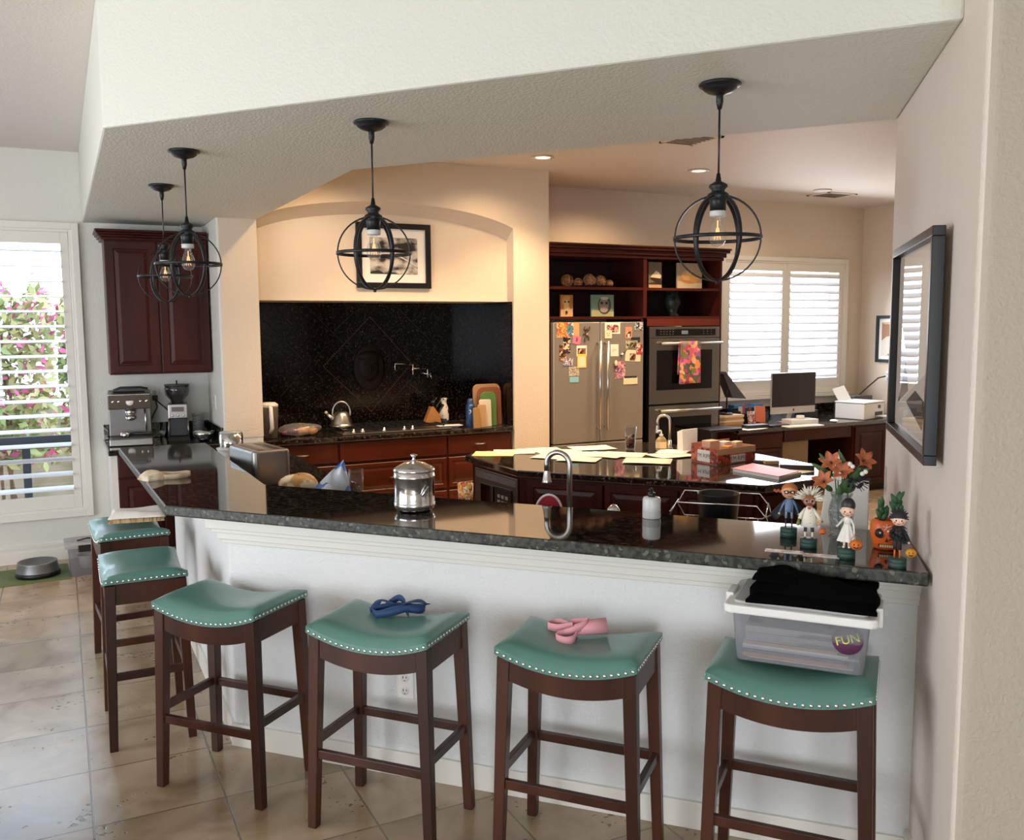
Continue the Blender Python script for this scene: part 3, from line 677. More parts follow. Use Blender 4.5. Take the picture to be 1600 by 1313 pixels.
# ================================================================== DESK
DZ = .76
d0 = P(1110, 676.5, DZ); d1 = P(1381, 655, DZ)
dy = (d0.y+d1.y)/2
deskt = MB().prism([(bx1+.03, dy), (8.39, dy), (8.39, YB-.002), (bx1+.03, YB-.002)], DZ-.04, DZ).build('desk_countertop', M_gran, bev=.005, label='dark granite desk top under the far window', cat='countertop')
mb = MB(); mb.box(bx1+.03, 8.38, YB-.02, YB-.002, DZ+.001, DZ+.11)
mb.build('desk_backsplash', M_gran, label='low black granite upstand behind the computer', cat='backsplash')
kx0 = PY(1228, 700, dy).x; kx1 = PY(1335, 700, dy).x
cabinet('desk_drawer_cabinet', 'dark cherry drawer cabinet under the left end of the desk', (bx1+.035, dy+.03, 0), 0, kx0-bx1-.05, .8, .05, DZ-.045,
        [(.02, kx0-bx1-.07, .56, .70, 'drawer', None), (.02, kx0-bx1-.07, .32, .55, 'drawer', None), (.02, kx0-bx1-.07, .07, .31, 'drawer', None)], wood=M_woodh)
cabinet('desk_end_cabinet', 'dark cherry cabinet under the right end of the desk', (kx1, dy+.03, 0), 0, 8.38-kx1, .8, .05, DZ-.045,
        [(.02, (8.36-kx1)/2, .07, .70, 'door', None), ((8.36-kx1)/2, 8.36-kx1, .07, .70, 'door', None)], wood=M_wood)
MB().box(kx0+.01, kx1-.01, dy+.04, dy+.06, DZ-.16, DZ-.041).build('pencil_drawer', M_woodh, deskt, label='shallow cherry drawer')
MB().box(kx0+.0, kx0+(kx1-kx0)*.42, dy+.1, dy+.5, .02, DZ-.17).build('file_box', mat('beige_metal', '#9a8468', .6), bev=.004, label='tan file cabinet standing in the desk knee hole', cat='cabinet')
# ================================================================== STOOLS
def make_stool(label):
    r = thing('bar_stool', label, 'bar stool', (0,0,0), 0, 'green saddle seat bar stools along the bar')
    W, D = .475, .335
    zsf = lambda x: .672 + .046*min(1, abs(2*x/W))**2.0
    mb = MB(); nu, nv = 28, 18
    def top(u, v):
        a = 2*u-1; c = 2*v-1
        e = (1-abs(a)**7)*(1-abs(c)**5)
        bow = 1 - .03*(1-abs(a)**2)*(1 if abs(c) > .99 else 1)*0
        return (a*W/2*(1-.00), c*D/2, zsf(a*W/2)+.024+.034*max(0, e)**.6)
    mb.grid(top, nu, nv)
    # side band
    ring = [(-1+2*i/nu, -1) for i in range(nu)] + [(1, -1+2*i/nv) for i in range(nv)] + [(1-2*i/nu, 1) for i in range(nu)] + [(-1, 1-2*i/nv) for i in range(nv)]
    vs = []
    for a, c in ring: vs.append((a*W/2, c*D/2, zsf(a*W/2)+.024))
    for a, c in ring: vs.append((a*(W/2+.001), c*(D/2+.001), zsf(a*W/2)))
    n = len(ring); mb.add(vs, [(i, (i+1)%n, (i+1)%n+n, i+n) for i in range(n)], True)
    mb.add([( (2*u-1)*W/2, c*D/2, zsf((2*u-1)*W/2)) for c in (-1, 1) for u in [i/nu for i in range(nu+1)]], [(i, i+1, i+nu+2, i+nu+1) for i in range(nu)])
    seat = mb.build('seat', M_leather, r)
    mb = MB(); k = 21
    def nail(x, y, z, nx, ny): mb.ball((x+nx*.0015, y+ny*.0015, z), .0058, 8, 1 if ny else .6, 1 if nx else .6, 1)
    for i in range(k):
        x = -W/2+.012+(W-.024)*i/(k-1)
        for sgn in (-1, 1): nail(x, sgn*D/2, zsf(x)+.010, 0, sgn)
    for i in range(15):
        y = -D/2+.014+(D-.028)*i/14
        for sgn in (-1, 1): nail(sgn*W/2, y, zsf(W/2)+.010, sgn, 0)
    mb.build('nailhead_trim', M_chrome, seat)
    # legs
    def legp(sx, sy, z):           # outer corner
        k_ = 1-z/.71; return (sx*(.232+.018*k_), sy*(.162+.013*k_))
    for sx in (-1, 1):
        for sy in (-1, 1):
            mb = MB()
            def ringp(z, s):
                ox_, oy_ = legp(sx, sy, z); xs_ = sorted((ox_, ox_-sx*s)); ys_ = sorted((oy_, oy_-sy*s))
                return [(xs_[0], ys_[0], z), (xs_[1], ys_[0], z), (xs_[1], ys_[1], z), (xs_[0], ys_[1], z)]
            mb.hexa(ringp(0, .034), ringp(.71, .044)); mb.build('leg', M_stool, r, bev=.003)
    # aprons
    for sy in (-1, 1):
        mb = MB(); n = 16; y0, y1 = sorted((sy*.158, sy*.138)); xa_ = .195
        for i in range(n):
            x0 = -xa_+2*xa_*i/n; x1 = -xa_+2*xa_*(i+1)/n
            zb = lambda x: zsf(x)-.072
            mb.add([(x0,y0,zb(x0)),(x1,y0,zb(x1)),(x1,y1,zb(x1)),(x0,y1,zb(x0)),(x0,y0,zsf(x0)-.0005),(x1,y0,zsf(x1)-.0005),(x1,y1,zsf(x1)-.0005),(x0,y1,zsf(x0)-.0005)],
                   [(3,2,1,0),(4,5,6,7),(0,1,5,4),(2,3,7,6)], False)
        mb.build('apron', M_stool, r)
    for sx in (-1, 1):
        x0, x1 = sorted((sx*.228, sx*.208)); MB().box(x0, x1, -.12, .12, .625, .714).build('apron', M_stool, r, bev=.002)
    for sy, z in ((-1, .275), (1, .31)):
        ox_, oy_ = legp(1, sy, z); y0, y1 = sorted((oy_-sy*.007, oy_-sy*.027)); MB().box(-ox_+.03, ox_-.03, y0, y1, z-.016, z+.016).build('stretcher', M_stool, r, bev=.002)
    for sx in (-1, 1):
        z = .315; ox_, oy_ = legp(sx, 1, z); x0, x1 = sorted((ox_-sx*.007, ox_-sx*.027)); MB().box(x0, x1, -oy_+.03, oy_-.03, z-.016, z+.016).build('stretcher', M_stool, r, bev=.002)
    return r
R_ = math.radians
ST = [((.275, 5.13, 0), R_(-86), 'green leather bar stool with nailhead trim holding a folded towel, farthest from camera'),
      ((.275, 4.27, 0), R_(-90), 'empty green bar stool standing in front of the stool with the towel'),
      ((.545, 3.565, 0), R_(-48.5), 'empty green bar stool at the bend of the bar counter'),
      ((1.0, 3.005, 0), R_(-48.5), 'green bar stool with tangled blue straps on its seat'),
      ((1.495, 2.51, 0), R_(-49), 'green bar stool with a pink strap bundle on its seat'),
      ((1.965, 2.02, 0), R_(-50), 'green bar stool carrying the clear bin, nearest the right wall')]
s0 = make_stool(ST[0][2]); s0.location = ST[0][0]; s0.rotation_euler = (0,0,ST[0][1])
for loc, rz, lb in ST[1:]: dup(s0, loc, rz, lb)
# ================================================================== PENDANTS
def make_pendant(label, dz):
    r = thing('pendant_lantern', label, 'pendant light', (0,0,0), 0, 'black globe cage pendant lights')
    MB().lathe([(.066, 0), (.071, -.005), (.069, -.010), (.058, -.013), (.056, -.020), (.042, -.030), (.022, -.036), (.012, -.040), (.012, -.062), (.007, -.085), (.0001, -.085)], n=28).build('ceiling_canopy', M_black, r)
    MB().cyl((0,0,-.08), (0,0,-dz+.205), .0035, n=8).build('cord', M_blackp, r)
    MB().lathe([(.0001, .215), (.006, .215), (.010, .19), (.014, .187), (.030, .178), (.032, .170), (.022, .160), (.022, .155), (.034, .148), (.038, .138), (.030, .128), (.027, .12), (.027, .09), (.0001, .09)], (0,0,-dz), 24).build('socket_cap', M_black, r)
    MB().lathe([(.0255, .092), (.0275, .09), (.0275, .075), (.0255, .072)], (0,0,-dz), 20).build('socket_ring', mat('pale_socket_ring', '#c9c9c4', .4), r)
    mb = MB()
    for k in range(3): a = R_(51)+k*PI/3; mb.band((0,0,-dz), .143, .013, .0055, (math.cos(a), math.sin(a), 0), (0,0,1))
    mb.band((0,0,-dz), .1465, .012, .005, (0,0,1), (1,0,0)); mb.ball((0,0,-dz-.148), .007, 8); mb.cyl((0,0,-dz-.143), (0,0,-dz-.152), .004)
    mb.build('globe_cage', M_black, r)
    b_ = MB().lathe([(.013, .075), (.015, .055), (.024, .035), (.030, .012), (.028, -.008), (.018, -.024), (.0001, -.03)], (0,0,-dz), 20, close=False).build('glass_bulb', thin('bulb_glass', '#fbfbfa', .0, 1.6, haze=.06), r)
    mb = MB(); 
    mb.cyl((0,0,-dz+.06), (0,0,-dz+.02), .002)
    for k in range(6): a = k*PI/3; a2 = (k+1)*PI/3; mb.tube([(.004*math.cos(a),.004*math.sin(a),-dz+.035), (.012*math.cos(a),.012*math.sin(a),-dz-.006), (.004*math.cos(a2),.004*math.sin(a2),-dz+.035)], .0008, 5)
    mb.build('filament', mat('filament', '#ffc27a', .4, emit=1.2), b_)
    return r
PL = [((1125,130), .51, 'black globe cage pendant nearest the right wall and largest in view'), ((580,190), .53, 'black globe cage pendant hanging in front of the arched niche picture'),
      ((287,235), .50, 'black globe cage pendant in front of the upper cabinet, nearer of the two'), ((252,289), .50, 'farthest black globe cage pendant, partly behind another pendant')]
pr_ = make_pendant(PL[0][2], .51)
for i, (c, dz, lb) in enumerate(PL):
    q = P(c[0], c[1], SZ)
    if i == 0: pr_.location = q
    else: dup(pr_, q, R_([0,21,31,36][i]), lb)
# ================================================================== PROPS
def fc(p): return -math.atan2(p[0], p[1])            # turn local -y towards the viewer's side of the room
def PV(px, py, q):                                    # photo point on the upright plane through q that faces the camera spot
    d = ray(px, py); n = Vector((q[0], q[1])).normalized(); t = n.dot(Vector((q[0], q[1])))/n.dot(d.xy); return Vector((0,0,H))+d*t
def blob(mb, c, sx, sy, sz, seed=0, amp=.18, n=16, fr=2.2):
    rnd = random.Random(seed); ph = [rnd.uniform(0, 6.28) for _ in range(6)]
    vs = []; fs = []; m = n//2
    for i in range(m+1):
        th = PI*i/m
        for k in range(n):
            a = 2*PI*k/n; r = 1+amp*(math.sin(fr*a+ph[0])*math.sin(th*2+ph[1])*.6+math.sin((fr+1)*a+ph[2]+th*3)*.4)
            vs.append((c[0]+sx*r*math.sin(th)*math.cos(a), c[1]+sy*r*math.sin(th)*math.sin(a), c[2]-sz*r*math.cos(th)))
    for i in range(m):
        for k in range(n): k2 = (k+1)%n; fs.append((i*n+k, i*n+k2, (i+1)*n+k2, (i+1)*n+k))
    return mb.add(vs, fs, True)
def fold(mb, w, d, h, seed=0, wav=.006, nx=24, ny=12, z0=0, pw=4):
    rnd = random.Random(seed); ph = [rnd.uniform(0, 6.28) for _ in range(6)]
    def zt(a, c):
        e = max(0, (1-abs(a)**pw)*(1-abs(c)**pw)); return z0+h*(.25+.75*e**.5)+wav*(math.sin(3*a+ph[0]+c*2)+math.sin(5*c+ph[1]+a))*e
    def ed(a, c): return (w/2*a*(1+.03*math.sin(4*c+ph[2])), d/2*c*(1+.04*math.sin(3*a+ph[3])))
    mb.grid(lambda u, v: (*ed(2*u-1, 2*v-1), zt(2*u-1, 2*v-1)), nx, ny)
    mb.grid(lambda u, v: (*ed(2*u-1, 2*v-1), z0), nx, ny, flip=True)
    ring = [(-1+2*i/nx, -1) for i in range(nx)] + [(1, -1+2*i/ny) for i in range(ny)] + [(1-2*i/nx, 1) for i in range(nx)] + [(-1, 1-2*i/ny) for i in range(ny)]
    vs = [(*ed(a, c), zt(a, c)) for a, c in ring]+[(*ed(a, c), z0) for a, c in ring]; n = len(ring)
    mb.add(vs, [(i, (i+1)%n, (i+1)%n+n, i+n) for i in range(n)], True); return mb
def ribbon(mb, pts, w, t=.0015, sub=6, up=None, flat=False):
    pts = [Vector(p) for p in pts]; out = []
    n = len(pts)
    for i in range(n-1):
        p0 = pts[max(i-1,0)]; p1 = pts[i]; p2 = pts[i+1]; p3 = pts[min(i+2,n-1)]
        for k in range(sub):
            u = k/sub; out.append(.5*((2*p1)+(-p0+p2)*u+(2*p0-5*p1+4*p2-p3)*u*u+(-p0+3*p1-3*p2+p3)*u**3))
    out.append(pts[-1]); vs = []; fs = []
    for i, p in enumerate(out):
        tg = (out[min(i+1,len(out)-1)]-out[max(i-1,0)]).normalized(); ud = Vector(up) if up else Vector((0,0,1)); 
        sd = (ud - tg*ud.dot(tg)); sd = sd.normalized() if sd.length > .05 else tg.orthogonal().normalized()
        if flat: sd = (tg.cross(Vector((0,0,1)))+Vector((0,0,.25*math.sin(i*.35)))).normalized()
        nn_ = tg.cross(sd)
        for a, c in ((-w/2,-t),(w/2,-t),(w/2,t),(-w/2,t)): vs.append(p+sd*a+nn_*c)
    for i in range(len(out)-1):
        for q in range(4): fs.append((i*4+q, i*4+(q+1)%4, i*4+4+(q+1)%4, i*4+4+q))
    fs += [(0,1,2,3)]; return mb.add(vs, fs, True)
def frame_picture(name, label, cat, loc, rz, w, h, fw, m_frame, m_mat, art, matw, depth=.025, glass=False, group=None):
    # local x right, -y out of the wall, origin at lower left corner
    t = thing(name, label, cat, loc, rz, group)
    mb = MB(); mb.box(0, w, -depth, 0, 0, fw); mb.box(0, w, -depth, 0, h-fw, h); mb.box(0, fw, -depth, 0, fw, h-fw); mb.box(w-fw, w, -depth, 0, fw, h-fw)
    mb.build('frame', m_frame, t, bev=.002)
    MB().box(fw, w-fw, -.008, -.004, fw, h-fw).build('mat_board', m_mat, t)
    art(t, fw+matw, w-fw-matw, fw+matw, h-fw-matw)
    if glass: MB().add([(fw,-.015,fw),(w-fw,-.015,fw),(w-fw,-.015,h-fw),(fw,-.015,h-fw)],[(0,1,2,3)]).build('glazing', glass, t)
    return t
# ---- pictures on walls
a = PY(557, 450, HY); c = PY(671, 352, HY); 
def art_land(t, x0, x1, z0, z1):
    x1 -= .0
    m = mat('ink_landscape', '#1b1a1a', .6, c2='#c9c2b6', scale=9, detail=8, stretch=(.9, 1, 1.5), lo=.42, hi=.6)
    MB().box(x0, x1, -.011, -.008, z0, z1).build('print', m, t)
    mb = MB(); mb.tube([(x0+(x1-x0)*u, -.0125, z0+(z1-z0)*(.35+.25*math.sin(3*u+.4)-.1*u)) for u in [i/14 for i in range(15)]], .006, 6)
    mb.build('winding_road', mat('pale_road', '#d8d2c6', .6), t)
frame_picture('framed_print', 'black framed black and white landscape print in the arched niche', 'picture', (a.x, HY-.001, a.z), 0, c.x-a.x, c.z-a.z, .045, M_black, M_paper, art_land, .07)
pa = onrw(1387.6, 674, .03); pb = onrw(1457, 728.5, .03); pt = onrw(1480.7, 357, .03)
M_art = mat('framed_art_paper', '#eaddcc', .6, c2='#ddcfbf', scale=2)
def art_right(t, x0, x1, z0, z1):
    MB().box(x0, x1, -.011, -.008, z0, z1).build('print', M_art, t)
    mb = MB(); w_ = x1-x0; h_ = z1-z0; mb.prismy([(x0+w_*.35, z0+h_*.15), (x0+w_*.8, z0+h_*.05), (x0+w_*.85, z0+h_*.2), (x0+w_*.6, z0+h_*.24)], -.0125, -.0115)
    mb.prismy([(x0+w_*.1, z0+h_*.12), (x0+w_*.4, z0+h_*.22), (x0+w_*.3, z0+h_*.38)], -.0125, -.0115)  # grey triangle stands for the desk lamp's reflection in the glazing
    mb.build('shapes_with_lamp_reflection', mat('art_and_reflection_grey', '#4a4642', .6), t)
q = RWp+RWd*((Vector((pa.x, pa.y))-RWp).dot(RWd)); wlen = (Vector((pb.x,pb.y))-Vector((pa.x,pa.y))).length
frame_picture('framed_picture', 'large black framed glazed picture on the right wall above the bar counter', 'picture', (q.x+RWn.x*.002, q.y+RWn.y*.002, pb.z), rang-R_(1.1), wlen, 2.045-pb.z, .028, mat('gloss_black_frame', '#0a0a0b', .35, spec=.3), M_art, art_right, .02, depth=.035, glass=thin('picture_glass', ior=1.55))
g = PX(1374, 566, 8.39); g2 = PX(1392, 489, 8.39)
def art_far(t, x0, x1, z0, z1): MB().box(x0, x1, -.011, -.008, z0, z1).build('print', multi('far_art', ['#c9b489', '#7f8a6c', '#3f5058', '#d8cfc0', '#9a6f4a'], 7), t)
frame_picture('framed_painting', 'small black framed painting on the far office wall', 'picture', (8.398, 7.47, g.z-.0), -PI/2, .62, .53, .035, M_black, M_paper, art_far, .04)
# ---- shelf contents
SY = CY+.12
def canvas(label, px0, px1, py0, py1, back, shapes, y=SY, group='small canvases on the open shelves', lean=.0):
    a = PY(px0, py1, y); c = PY(px1, py0, y); z0 = a.z
    for s_ in (bz0+.012, bzm+.012):
        if abs(z0-s_) < .07: z0 = s_+.0005
    t = thing('canvas_painting', label, 'painting', (a.x, y, z0), 0, group); w = c.x-a.x; h = c.z-z0
    MB().box(0, w, 0, .018, 0, h).build('canvas', back, t)
    mb = MB(); ms = []
    for i, (kind, m, dat) in enumerate(shapes):
        ms.append(m); mb.mi = i; y_ = -.001-.0012*i
        if kind == 'e':
            x, z, rx, rz_ = dat; pts_ = [(w*x+w*rx*math.cos(2*PI*k/18), h*z+h*rz_*math.sin(2*PI*k/18)) for k in range(18)]
        else: pts_ = [(w*x, h*z) for x, z in dat]
        mb.prismy(pts_, y_, y_+.0011)
    mb.build('painted_image', ms, t); return t
F = lambda n, c: mat(n, c, .6)
canvas('canvas of a dark cake slice on the upper right shelf', 1013.5, 1034, 410, 449, F('art_teal_grey', '#7a6a54'),
       [('p', F('art_shadow','#3a2c20'), [(0,0),(1,0),(1,.3),(0,.2)]), ('p', F('art_tan','#c8a377'), [(0,0),(1,0),(1,.14),(0,.14)]), ('p', F('art_choc','#2b1a12'), [(.1,.35),(.95,.12),(.95,.42),(.2,.5)]), ('p', F('art_creamy','#e8d2a6'), [(.1,.42),(.55,.68),(.95,.5),(.9,.38)]), ('e', F('art_white','#f0e6cf'), (.6,.55,.22,.09))])
canvas('canvas of a golden pastry on the upper right shelf', 1058, 1097, 412, 449, F('art_beige', '#b09a78'),
       [('p', F('art_board','#d9c49a'), [(0,0),(1,0),(1,.22),(0,.3)]), ('e', F('art_gold','#c98a45'), (.5,.4,.4,.2)), ('e', F('art_gold2','#e0ad68'), (.42,.52,.25,.2)), ('e', F('art_gold3','#d39a54'), (.68,.42,.2,.18)), ('e', F('art_gold4','#eec58a'), (.45,.6,.12,.08))])
canvas('canvas of a tan long eared dog on the lower left shelf', 876, 895, 461, 497, F('art_peach', '#c9793f'),
       [('p', F('art_sand','#e0b27a'), [(0,0),(1,0),(1,.5),(0,.3)]), ('e', F('art_dog','#d8a35c'), (.5,.72,.42,.24)), ('e', F('art_dogear','#a87238'), (.85,.62,.15,.28)), ('e', F('art_dog2','#e6bd7e'), (.45,.45,.2,.32)), ('e', F('art_black','#191512'), (.35,.68,.07,.04)), ('e', F('art_black','#191512'), (.62,.68,.07,.04)), ('e', F('art_black','#191512'), (.45,.2,.09,.08))])
canvas('canvas of a grey green carved face on the lower left shelf', 924, 959, 461, 497, F('art_seagreen', '#6f8a72'),
       [('p', F('art_lgreen','#a9a878'), [(0,0),(1,0),(1,.22),(0,.3)]), ('e', F('art_dkgrey','#3c4038'), (.58,.52,.3,.42)), ('e', F('art_mgrey','#7c7466'), (.55,.55,.22,.3)), ('e', F('art_pinkgrey','#a58d84'), (.55,.32,.17,.13)), ('e', F('art_black','#191512'), (.45,.62,.06,.06)), ('e', F('art_black','#191512'), (.66,.62,.06,.06)), ('e', F('art_lgrey2','#b9b5a0'), (.56,.84,.18,.08))])
# woven balls on a tray
M_wov = mat('woven_twig', '#8a5a33', .7, c2='#3d2212', scale=30, bump=.8, bscale=60, detail=2)
q = PY(925, 447, SY+.06); tr = thing('display_tray', 'long dark oval tray holding five woven balls', 'tray', (q.x, SY+.08, bzm+.0125))
MB().lathe([(.0001, 0), (.10, 0), (.17, .018), (.175, .018), (.10, .004), (.0001, .004)], n=32, sx=1.55, sy=.6, close=False).build('dish', M_wooddk, tr)
wl = ['largest woven ball, left end of the tray', 'small woven ball, second from left on the tray', 'large woven ball in the middle of the tray', 'medium woven ball, fourth from left on the tray', 'smallest woven ball, right end of the tray']
for i, (px, py, r) in enumerate(((886, 431, 9.5), (903, 436, 6.8), (921, 433, 10), (938, 436, 9), (952, 438, 5.8))):
    q = PY(px, py, SY+.08); R = r*q.length/FPX*.98; t = thing('woven_ball', wl[i], 'decorative ball', (q.x, SY+.08, bzm+.0175+R), 0, 'woven balls on the shelf tray')
    MB().ball((0,0,0), R*.97, 16).build('core', M_wov, t)
    mb = MB(); rnd = random.Random(i)
    for k in range(14):
        ax_ = Vector((rnd.gauss(0,1), rnd.gauss(0,1), rnd.gauss(0,1))).normalized(); mb.band((0,0,0), R*.985, .004, .004, ax_, ax_.orthogonal(), 24)
    mb.build('twig_weave', mat('twig_light', '#b07c4c', .7), t)
q = PY(1050, 494, SY+.1); 
t = thing('black_vase', 'dark patterned footed vase on the lower right shelf', 'vase', (q.x, SY+.1, bz0+.0125))
k_ = q.length/FPX
MB().lathe([(.0001,0),(10*k_,0),(11*k_,2*k_),(7*k_,5*k_),(10*k_,12*k_),(13*k_,20*k_),(12*k_,28*k_),(9.5*k_,31*k_),(11*k_,38*k_),(9*k_,38*k_),(8*k_,31*k_),(.0001,30*k_)], n=28, close=False).build('vase_body', mat('black_relief_ceramic', '#0c0d0d', .35, c2='#35403a', scale=22, bump=.4, bscale=40), t)
# ---- fridge papers and magnets
def note(name, label, cat, px0, px1, py0, py1, m, extra=None, tilt=0, lift=0):
    a = PY(px0, py1, FY-.002); c = PY(px1, py0, FY-.002); w = c.x-a.x; h = c.z-a.z
    t = thing(name, label, cat, ((a.x+c.x)/2, FY-.001-lift, (a.z+c.z)/2)); t['group'] = 'papers and magnets on the refrigerator'; t.rotation_euler = (0, tilt, 0)
    mb = MB().box(-w/2, w/2, -.0012, 0, -h/2, h/2); ms = [m]
    if extra:
        for i, (mm, x0, x1, z0, z1) in enumerate(extra):
            ms.append(mm); mb.mi = i+1; mb.box(w*(x0-.5), w*(x1-.5), -.0016-.0002*i, -.0012, h*(z0-.5), h*(z1-.5))
    mb.build('sheet', ms, t); return t
X_or = multi('print_orange', ['#e06a1c','#b8441a','#f0a33a','#7a3a1a','#e8c9a0'], 60)
X_bl = multi('print_blue_red', ['#c43a2c','#3f7cae','#e8d8c0','#5a8a4a','#2b4a7a'], 50)
X_ph = multi('print_photo_brown', ['#3a2218','#8a5a40','#d8a888','#5c3426','#1f1512'], 40)
X_rd = multi('print_photo_red', ['#8c2222','#d0b0a0','#a03a34','#3a1a1a','#e8d8cc'], 70)
X_bw = multi('print_photo_grey', ['#2b2f33','#6a7a78','#c8c8c0','#15181a'], 55)
X_pk = multi('print_photo_pink', ['#c4626a','#8a5a80','#e8b8a8','#5a3a58','#d8909a'], 50)
X_gr = multi('print_photo_green', ['#6a6a4a','#8a8a68','#3a2a24','#b8b090'], 35)
wp = F('card_white', '#efe6d2'); cr_ = F('card_cream', '#e6d6b0'); tan_ = F('card_tan', '#c79a62'); pk_ = F('card_pink', '#e0708c'); ye_ = F('card_yellow', '#e8c53c'); te_ = F('card_teal', '#7fb8c0'); re_ = F('card_red', '#b03030'); bk_ = F('card_black', '#1c1c22'); dk_ = F('ink_dark','#2c2624')
note('drawing', 'orange and brown drawing at the top left of the refrigerator', 'drawing', 870, 889, 504, 528, X_or)
note('drawing', 'blue, red and white drawing beside the orange one on the refrigerator', 'drawing', 885, 896, 504, 524, X_bl, lift=.0015)
note('note_paper', 'tan lined note hanging on the left refrigerator door', 'note', 895, 905, 504, 528, tan_)
note('note_card', 'pink note card with a small dark figure on the refrigerator', 'card', 895, 907, 525, 538, pk_, [(dk_, .4,.5,.3,.85),(dk_,.55,.62,.3,.75)], .2, .002)
note('photo_print', 'brown portrait photo on the left edge of the refrigerator', 'photo', 874, 885, 539, 565, X_ph)
note('photo_print', 'dark photo tucked above the brown portrait on the refrigerator', 'photo', 880, 891, 527, 552, multi('print_photo_dark', ['#1c1614','#3a2a34','#e0c8a0'], 40), lift=.0018)
note('magnet', 'white and navy oval magnet below the brown portrait', 'magnet', 880, 895, 560, 572, multi('print_navy', ['#e8e8e4','#2c4a6a','#5a7a9a','#8a3a3a'], 70), lift=.002)
note('calendar_card', 'yellow bordered card with a small picture on the left door', 'card', 901, 917, 540, 557, wp, [(X_ph,.1,.9,.15,.75)])
note('calendar_card', 'yellow bordered list hanging below the picture card', 'card', 902, 916, 553, 575, ye_, [(cr_,.12,.88,.06,.82)], lift=.002)
note('magnet', 'cluster of small pale shells above the teal tag magnet', 'magnet', 889, 905, 573, 588, multi('print_shell', ['#8c7a68','#d8ccb4','#b8a88c','#6a5c50'], 90))
note('magnet', 'teal blue tag magnet low on the left refrigerator door', 'magnet', 890, 904, 588.5, 598, te_, lift=.001)
note('photo_card', 'white bordered group photo at the top of the right door', 'photo', 945, 969, 504, 522, wp, [(X_rd,.12,.9,.12,.8)])
note('note_card', 'small cream card with a face sketch overlapping the group photo', 'card', 945, 956, 516, 529, cr_, [(dk_,.3,.36,.5,.7),(dk_,.6,.66,.5,.7),(dk_,.35,.62,.3,.36)], lift=.002)
note('photo_card', 'coral bordered portrait card on the right refrigerator door', 'photo', 977, 987.5, 511, 529, F('card_coral','#d88468'), [(X_ph,.12,.88,.1,.62),(wp,.35,.65,.1,.4)])
note('magnet', 'grey scenic magnet at the top right corner of the refrigerator', 'magnet', 991.5, 1005, 504, 517, X_bw)
jo = note('greeting_card', 'white card reading JOY on the right refrigerator door', 'card', 954, 966.5, 538, 557, wp)
text('lettering', 'JOY', .03, F('ink_gold','#9a8250'), jo, (0, -.0016, 0), (PI/2, 0, 0), .0001)
note('photo_print', 'green landscape photo with a dark figure on the right door', 'photo', 977.5, 1000, 532, 545, X_gr)
note('magnet', 'black oblong magnet above the green landscape photo', 'magnet', 986, 1000, 527, 531.5, bk_, tilt=.0, lift=.001)
note('photo_card', 'red edged portrait card at the right edge of the refrigerator', 'photo', 994, 1004, 537, 554, X_rd, [(re_,0,1,0,.22)], lift=.002)
note('photo_card', 'cream card with a dancing couple photo on the right door', 'photo', 977, 1001, 547, 565, cr_, [(X_ph,.3,.68,.05,.7)], .06)
note('photo_print', 'pink toned photo below the egg shaped magnet', 'photo', 960.5, 977, 565, 592, X_pk)
note('business_card', 'cream business card with a navy clip low on the right door', 'card', 974, 996, 589, 601, cr_, [(F('ink_navy','#22283c'),.05,.95,.88,1.15)], lift=.002)
t = thing('magnet', 'egg shaped cream magnet with a dark base on the right door', 'magnet', tuple(PY(962.5, 568, FY-.01)), 0, 'papers and magnets on the refrigerator')
MB().ball((0,0,0), .018, 12, 1, .3, 1.5).build('egg', cr_, t); MB().ball((0,0,-.028), .016, 10, 1, .4, .5).build('egg_cup', dk_, t)
q0_ = PY(970, 556, FY-.008); q1_ = PY(977, 549, FY-.008); t = thing('magnet', 'small wine bottle magnet leaning diagonally on the right door', 'magnet', tuple(q0_), 0, 'papers and magnets on the refrigerator')
v = q1_-q0_; mb = MB(); mb.tube([(0,0,0), tuple(v*.6), tuple(v*.75), tuple(v*1.4)], [.008,.008,.003,.003], 8); mb.build('bottle', F('bottle_dark','#1f2418'), t); MB().tube([tuple(v*.15), tuple(v*.5)], .0085, 8).build('bottle_label', wp, t)
q = PY(917, 519, FY-.006); t = thing('magnet', 'long limbed brown monkey magnet on the left refrigerator door', 'magnet', tuple(q), 0, 'papers and magnets on the refrigerator')
mb = MB(); mb.ball((0,0,.02), .014, 10, 1, .4, 1); mb.ball((0,0,-.015), .015, 10, 1, .4, 1.6)
for pts_ in ([(0,0,.005),(.025,0,.02),(.03,0,.05)], [(0,0,.005),(-.03,0,.025),(-.02,0,.05)], [(0,0,-.03),(.02,0,-.045),(.018,0,-.075)], [(0,0,-.03),(-.02,0,-.05),(-.022,0,-.09)], [(0,0,.0),(-.03,0,-.015),(-.04,0,-.03)]): mb.tube(pts_, .0045, 6)
mb.build('figure', F('monkey_brown','#3a201a'), t); MB().ball((0,-.004,-.02), .010, 8, 1, .4, 1.2).build('belly', F('monkey_pink','#c08a7a'), t)
